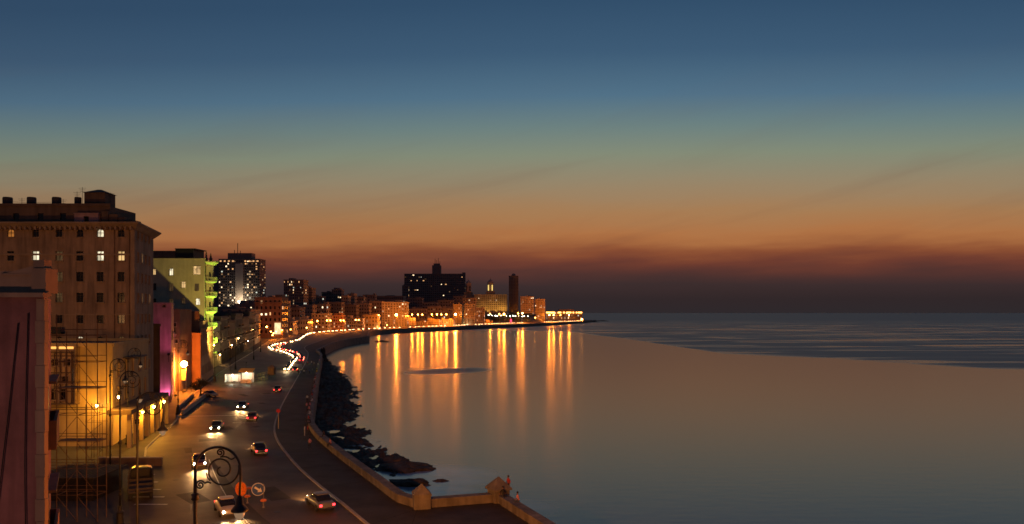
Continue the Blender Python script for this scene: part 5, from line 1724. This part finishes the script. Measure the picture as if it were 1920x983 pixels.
def cart():
    c = G(255, 946)
    root = empty('slatted_truck', (c.x, c.y + 1.0, 0), radians(26))
    mw = mat('dark_timber', (.045, .035, .03), .8, .4, 2, .3)
    MB().box(-1.2, 1.2, 0, 6.2, .95, 1.12).build('bed', mw, root)
    for x in (-1.2, 1.14):
        for k in range(8):
            MB().box(x, x + .06, .1 + k * .84, .22 + k * .84, 1.12, 2.9).build('stake', mw, root)
        for z in (1.3, 1.7, 2.1, 2.5):
            MB().box(x + (.062 if x > 0 else -.052), x + (.112 if x > 0 else -.002), .02, 6.15, z, z + .2).build('slat', mw, root)
    for z in (1.25, 1.75, 2.25):
        MB().box(-1.12, 1.1, .0, .05, z, z + .22).build('tail_slat', mw, root)
    MB().loft([sup(14, hw, zb, zt, y, 5) for y, hw, zb, zt in ((6.4, 1.1, .6, 2.3), (6.5, 1.15, .5, 2.5), (7.6, 1.15, .5, 2.5), (8.0, 1.1, .5, 1.6), (8.7, 1.05, .5, 1.4), (8.8, .95, .6, 1.3))]).build('cab', CARP[2], root)
    for sx in (-1, 1):
        for y in (1.2, 2.2, 7.6):
            w = link('wheel', CM['tyre'], root, (sx * 1.0, y, .48)); w.rotation_euler = (0, pi / 2, 0); w.scale = (1.4, 1.4, 1.6)
    tag(root, 'dark slat-sided truck parked by the lamp posts', 'truck')
cart()

# ramp walls beside the bright lamp
def ramp_walls():
    for k, (a, b, lb) in enumerate((((334, 770), (362, 743), 'orange-lit low ramp wall under the bright lamp, nearer the houses'), ((342, 778), (386, 744), 'orange-lit low ramp wall under the bright lamp, nearer the road'))):
        A, B = G(*a), G(*b)
        root = empty('ramp_wall', A)
        d = B - A
        MB().bar((0, 0, .4), (d.x, d.y, .4), .35, .8).build('wall_body', m_kerb, root)
        MB().bar((0, 0, .86), (d.x, d.y, .86), .5, .1).build('coping', m_kerb, root)
        tag(root, lb, 'wall', 'ramp walls')
ramp_walls()

def hanging_sign():
    p = P(344, 703, 192)
    root = empty('banner_sign', (p.x, p.y, 0))
    MB().tube([(.7, 0, 0), (.7, 0, p.z + 1.6)], .06, 6).build('post', m_iron, root)
    MB().box(-.6, .6, -.05, .05, p.z - 1.4, p.z + 1.4).build('panel', m_ochre, root)
    tag(root, 'narrow yellow panel hanging right below the bright lamp', 'sign')
hanging_sign()

# ------------------------------------------------------------------ lit kiosk
def kiosk():
    c = G(446, 719)
    root = empty('food_kiosk', (c.x, c.y, .01), radians(8))
    wf = mat('white_canvas', (.75, .75, .72), .8, .1, 2, .1)
    yl = mat('yellow_canvas', (.6, .42, .08), .8, .1, 2, .1)
    mb = MB(); mb.prism([(-3.6, 0), (.2, 0), (.2, 2.6), (-3.6, 2.6)], 2.5, 2.62); mb.build('tent_roof', wf, root)
    MB().box(-3.6, .2, 2.55, 2.6, .3, 2.498).build('tent_back', wf, root)
    MB().box(-3.62, -3.58, 0, 2.55, .3, 2.498).build('tent_side', wf, root)
    for x in (-3.55, -1.8, .15):
        MB().tube([(x, .05, 0), (x, .05, 2.5)], .04, 6).build('tent_pole', m_steel, root)
    mb = MB(); mb.quads([(.3, -.6, 3.3), (4.2, -.6, 3.2), (4.2, 2.6, 3.9), (.3, 2.6, 4.0), (.3, -.6, 3.45), (4.2, -.6, 3.35), (4.2, 2.6, 4.05), (.3, 2.6, 4.15)], [(3, 2, 1, 0), (4, 5, 6, 7), (0, 1, 5, 4), (1, 2, 6, 5), (2, 3, 7, 6), (3, 0, 4, 7)]); mb.build('yellow_awning', yl, root)
    for x in (.4, 4.1):
        for y in (-.5, 2.5): MB().tube([(x, y, 0), (x, y, 3.3)], .05, 6).build('awning_post', m_steel, root)
    MB().box(.6, 3.6, .4, 1.1, 0, 1.05).build('counter', wf, root)
    MB().box(.6, 3.9, 2.2, 2.4, 0, 2.8).build('back_panel', wf, root)
    for k, (x, y, z) in enumerate(((-1.7, .9, 2.2), (2.2, .6, 2.9))):
        sphere_mb(.14, (x, y, z), 8, 5).build('lamp', m_whitelamp, root)
        light('kiosk_lamp_light', (x, y - .1, z - .25), 170, (.95, 1, .7), .15, root)
    tag(root, 'small white-lit tent and yellow-awning food kiosk on the street edge', 'kiosk')
    for k, (x, y) in enumerate(((-2.6, -1.2), (-.4, -1.6), (1.2, -.9), (3.0, -1.3))):
        q = Vector((c.x + x, c.y + y, 0))
        r = empty('cafe_table', (q.x, q.y, .004))
        MB().lathe([(.3, 0), (.05, .04), (.05, .7), (.45, .72), (.45, .76)], 12).build('table_top', m_grey, r)
        tag(r, 'small round table in front of the lit kiosk, %s from its white end' % ORD[k], 'table', 'tables by the kiosk')
    for k, (a, b) in enumerate((((478, 717), (502, 713)), ((482, 708), (508, 701)))):
        A, B = G(*a), G(*b)
        r = empty('terrace_rail', A)
        d = B - A
        for z in (.5, 1.0): MB().bar((0, 0, z), (d.x, d.y, z), .08).build('rail', m_ochre, r)
        for q in range(5): MB().bar((d.x * q / 4, d.y * q / 4, 0), (d.x * q / 4, d.y * q / 4, 1.0), .08).build('post', m_ochre, r)
        tag(r, ('near' if k == 0 else 'far') + ' of two low railings on the terrace beside the kiosk', 'railing', 'terrace railings')
        light('terrace_lamp_light', (A.x + d.x * .5, A.y + d.y * .5 - .8, 1.6), 60, (1, .85, .25), .1)
    c = G(508, 703)
    r = empty('terrace_booth', (c.x, c.y, .01))
    MB().box(-1, 1, 0, 2, 0, 2.2).build('wall', m_brown, r)
    mb = MB(); mb.prism([(-1.4, -.4), (1.4, -.4), (1.4, 2.4), (-1.4, 2.4)], 2.202, 3.1, top=[(-.2, .8), (.2, .8), (.2, 1.2), (-.2, 1.2)]); mb.build('roof', m_brown, r)
    tag(r, 'small dark booth with peaked roof at the end of the terrace', 'booth')
kiosk()

# round-headed street tree beside the parked car
def street_tree(u, v, hgt, R, label, seed):
    c = G(u, v)
    root = empty('street_tree', (c.x, c.y, 0))
    rnd = random.Random(seed)
    mb = MB(); mb.tube([(0, 0, 0), (.05, 0, hgt * .3), (.1, 0, hgt * .55)], [.2, .15, .1], 8)
    for k in range(5):
        a = 2 * pi * k / 5 + .3
        mb.tube([(.05, 0, hgt * .35), (R * .4 * cos(a), R * .4 * sin(a), hgt * .6), (R * .7 * cos(a), R * .7 * sin(a), hgt * .78)], [.08, .05, .02], 5)
    mb.build('trunk', mat('bark', (.06, .045, .035), .9, .3, 3, .4), root)
    mb = MB()
    cl = [Vector((rnd.gauss(0, R * .42), rnd.gauss(0, R * .42), hgt * .68 + rnd.gauss(0, hgt * .12))) for k in range(26)]
    for q in cl:
        for k in range(55):
            p = q + Vector((rnd.gauss(0, .3), rnd.gauss(0, .3), rnd.gauss(0, .24)))
            a = Vector((rnd.uniform(-1, 1), rnd.uniform(-1, 1), rnd.uniform(-1, 1))).normalized() * .16
            b = a.cross(Vector((rnd.uniform(-1, 1), rnd.uniform(-1, 1), rnd.uniform(-1, 1)))).normalized() * .09
            mb.face(p - a, p - b, p + a, p + b)
    mb.build('crown', mat('dark_foliage', (0.045, 0.06, 0.03)), root)
    tag(root, label, 'tree', 'street trees')
street_tree(376, 744, 4.6, 2.2, 'low dark bushy tree beside the pale parked car', 3)

# boulders at the end of the near sea wall
for k, (u, v, w, h, lb) in enumerate(((606, 671, 12, 19, 'tall dark boulder standing at the end of the near sea wall'), (598, 672, 9, 12, 'squat boulder on the promenade side of the tall one'), (611, 680, 10, 9, 'wet boulder at the water below the tall one'))):
    rock(u, v, w, h, lb, 20 + k * 2.1)

# ------------------------------------------------------------------ people
SKIN = mat('skin_brown', (.24, .12, .07), .6, .1, 8, 0)
HAIRM = mat('dark_hair', (.018, .013, .01), .6, .2, 10, .1)
SHIRTS = [mat('shirt_' + n, c, .85, .15, 6, .1) for n, c in (('white', (.6, .58, .55)), ('red', (.4, .04, .04)), ('pink', (.6, .25, .28)), ('blue', (.08, .14, .3)), ('black', (.02, .02, .02)), ('yellow', (.55, .5, .05)), ('grey', (.22, .22, .22)))]
SHN = ['white', 'red', 'pink', 'blue', 'black', 'bright yellow', 'grey']
TROU = [mat('trousers_' + n, c, .85, .15, 6, .1) for n, c in (('dark', (.03, .03, .04)), ('denim', (.06, .09, .16)), ('white', (.5, .48, .45)))]
def pose(kind):
    # joints: name -> (pos, radius, parent, material 0 skin 1 shirt 2 trousers)
    J = {}
    def j(n, p, r, par, mt): J[n] = (Vector(p), r, par, mt)
    sit = kind in ('sit', 'sit_lean')
    hz = .1 if sit else .92
    ln = .12 if kind == 'sit' else (-.22 if kind == 'sit_lean' else .03)
    j('pelvis', (0, 0, hz), .15, None, 2)
    j('waist', (0, ln * .3, hz + .18), .125, 'pelvis', 1)
    j('chest', (0, ln * .7, hz + .40), .155, 'waist', 1)
    j('neckb', (0, ln, hz + .53), .075, 'chest', 1)
    j('neck', (0, ln * 1.1 + .01, hz + .60), .055, 'neckb', 0)
    j('headlow', (0, ln * 1.15 + .03, hz + .68), .085, 'neck', 0)
    j('head', (0, ln * 1.15 + .015, hz + .77), .105, 'headlow', 0)
    for s, nm in ((-1, 'l'), (1, 'r')):
        j('sh' + nm, (s * .17, ln * .95, hz + .49), .062, 'neckb', 1)
        if sit:
            el = (s * .25, ln + .02, hz + .22); wr = (s * .14, ln + .24, hz + .12); hd = (s * .11, ln + .33, hz + .11)
            if kind == 'sit_lean': el = (s * .28, ln - .1, hz + .24); wr = (s * .3, ln - .16, hz + .0); hd = (s * .3, ln - .1, hz - .06)
        elif kind == 'walk':
            el = (s * .23, -.08 * s, hz + .22); wr = (s * .22, .1 * s + .05, hz + .0); hd = (s * .21, .14 * s + .06, hz - .08)
        else:
            el = (s * .24, -.02, hz + .22); wr = (s * .23, .07, hz - .01); hd = (s * .22, .1, hz - .1)
        j('el' + nm, el, .045, 'sh' + nm, 1); j('wr' + nm, wr, .034, 'el' + nm, 0); j('hd' + nm, hd, .042, 'wr' + nm, 0)
        j('hip' + nm, (s * .095, .02, hz - .05), .095, 'pelvis', 2)
        if sit:
            kn = (s * .12, .46, hz + .0); an = (s * .12, .5, hz - .42); ft = (s * .13, .63, hz - .47)
        elif kind == 'walk':
            kn = (s * .1, .12 - .06 * s, hz - .46); an = (s * .1, -.26 * s + .0, .09 + (.05 if s > 0 else 0)); ft = (s * .11, -.26 * s + .16, .045)
        else:
            kn = (s * .1, .03, hz - .46); an = (s * .11, 0, .09); ft = (s * .12, .15, .045)
        j('kn' + nm, kn, .065, 'hip' + nm, 2); j('an' + nm, an, .045, 'kn' + nm, 2); j('ft' + nm, ft, .04, 'an' + nm, 0)
    return J
def person_mesh(kind):
    J = pose(kind)
    names = list(J)
    me = bpy.data.meshes.new('person_' + kind)
    me.from_pydata([J[n][0] for n in names], [(names.index(J[n][2]), names.index(n)) for n in names if J[n][2]], [])
    ob = bpy.data.objects.new('person_tmp', me)
    COL.objects.link(ob)
    md = ob.modifiers.new('skin', 'SKIN')
    md.use_smooth_shade = True
    for k, n in enumerate(names):
        me.skin_vertices[0].data[k].radius = (J[n][1], J[n][1] * (.8 if n in ('pelvis', 'waist', 'chest') else 1))
        me.skin_vertices[0].data[k].use_root = n == 'pelvis'
    ob.modifiers.new('sub', 'SUBSURF').levels = 1
    dg = bpy.context.evaluated_depsgraph_get()
    ev = bpy.data.meshes.new_from_object(ob.evaluated_get(dg))
    bpy.data.objects.remove(ob)
    ev.name = 'person_' + kind
    ev.materials.clear()
    for m in (SKIN, SHIRTS[0], TROU[0]): ev.materials.append(m)
    for pl in ev.polygons:
        c = pl.center
        best, bm_ = 1e9, 0
        for n in names:
            p, r, par, mt = J[n]
            if par:
                q = J[par][0]
                dv = p - q
                k = max(0, min(1, (c - q).dot(dv) / dv.length_squared))
                dd = (c - q - dv * k).length - (r + J[par][1]) / 2
            else: dd = (c - p).length - r
            if dd < best: best, bm_ = dd, mt
        pl.material_index = bm_
        pl.use_smooth = True
    h = J['head'][0]
    vs = []
    hb = sphere_mb(.118, (h.x, h.y - .02, h.z + .03), 12, 8, 1.0)
    hb.v = [(x, y if y < h.y + .04 else h.y + .04 + (y - h.y - .04) * .3, z if z > h.z - .05 else h.z - .05) for x, y, z in hb.v]
    hm = hb.mesh('hair_' + kind, HAIRM, smooth=True)
    return ev, hm
PM = {k: person_mesh(k) for k in ('stand', 'walk', 'sit', 'sit_lean')}
def person(p, kind, rz, si, ti, label, sc=1.0, group='people along the sea wall'):
    me, hm = PM[kind]
    o = link('person', me, None, p, rz)
    o.scale = (sc, sc, sc)
    for k, m in ((1, SHIRTS[si]), (2, TROU[ti])):
        o.material_slots[k].link = 'OBJECT'
        o.material_slots[k].material = m
    link('hair', hm, o)
    tag(o, label, 'person', group)
def on_wall(v_or_y, t):
    i = min(range(len(near_wall)), key=lambda k: abs(near_wall[k].y - v_or_y))
    a, b = near_wall[max(i - 1, 0)], near_wall[min(i + 1, len(near_wall) - 1)]
    d = (b - a).normalized()
    n = Vector((d.y, -d.x, 0))
    return near_wall[i] + n * t + Vector((0, 0, 1.03)), atan2(-n.y, -n.x) - pi / 2
def ydep(v): return H * F / (v - V0)
rnd = random.Random(17)
sit_v = [(951, 4, 0), (957.5, 0, 2), (846, 2, 0), (833, 4, 1), (803, 4, 0), (797, 1, 0), (788, 0, 1), (779, 2, 0), (771, 2, 1), (762, 0, 0), (752, 1, 1), (744, 3, 0), (735, 1, 0), (726, 4, 0), (717, 1, 2), (709, 3, 0), (700, 5, 0), (690, 0, 1), (682, 2, 0)]
for k, (v, si, ti) in enumerate(sit_v):
    p, rz = on_wall(ydep(v), .25)
    lb = 'person in %s top sitting on the sea wall, %s along from the pyramid-capped pillar' % (SHN[si], ORD[k])
    person(p, 'sit' if k % 3 else 'sit_lean', rz + rnd.uniform(-.3, .3), si, ti, lb)
st = [(571, 818, 0, 2, 'stand', 'person with pale trousers standing clear of the wall group'), (577, 817, 1, 0, 'stand', 'person in red standing next to the pale-trousered one'), (581, 843, 2, 0, 'walk', 'person in pink walking past the wall bend'), (575, 770, 2, 1, 'stand', 'person in pink standing at the straight wall'), (576, 755, 0, 0, 'stand', 'person in white standing farther up the straight wall')]
for u, v, si, ti, kd, lb in st:
    person(G(u, v, .15) + Vector((0, 0, .15)) * 0, kd, rnd.uniform(0, 6), si, ti, lb, 1.0)
cr = [(560, 704, 4), (565, 701, 6), (570, 703, 0), (574, 700, 4), (580, 702, 3), (586, 700, 6), (577, 686, 1), (584, 685, 0), (589, 687, 6), (594, 703, 5), (568, 690, 4), (572, 680, 3)]
for k, (u, v, si) in enumerate(cr):
    lb = 'person in %s standing in the promenade crowd, %s in it from the road side' % (SHN[si], ORD[k])
    if si == 5: lb = 'person in bright yellow top at the edge of the promenade crowd'
    person(G(u, v, .15), 'stand' if k % 2 else 'walk', rnd.uniform(0, 6), si, k % 2, lb, group='crowd on the promenade')
w2 = PIL2 - Vector((14, 40, 0))
q = PIL2 + Vector((1.25, .75, 1.02))
person(q, 'stand', 2.4, 1, 0, 'person in reddish top standing on the wall beside the seaward pillar')
person(PIL2 + Vector((.75, -.95, 1.03)), 'sit_lean', radians(200), 4, 0, 'person sitting against the seaward pillar')
person(PIL2 + Vector((2.3, -3.0, 1.03)), 'sit', radians(110), 2, 1, 'person in pink sitting on the dark wall past the seaward pillar')
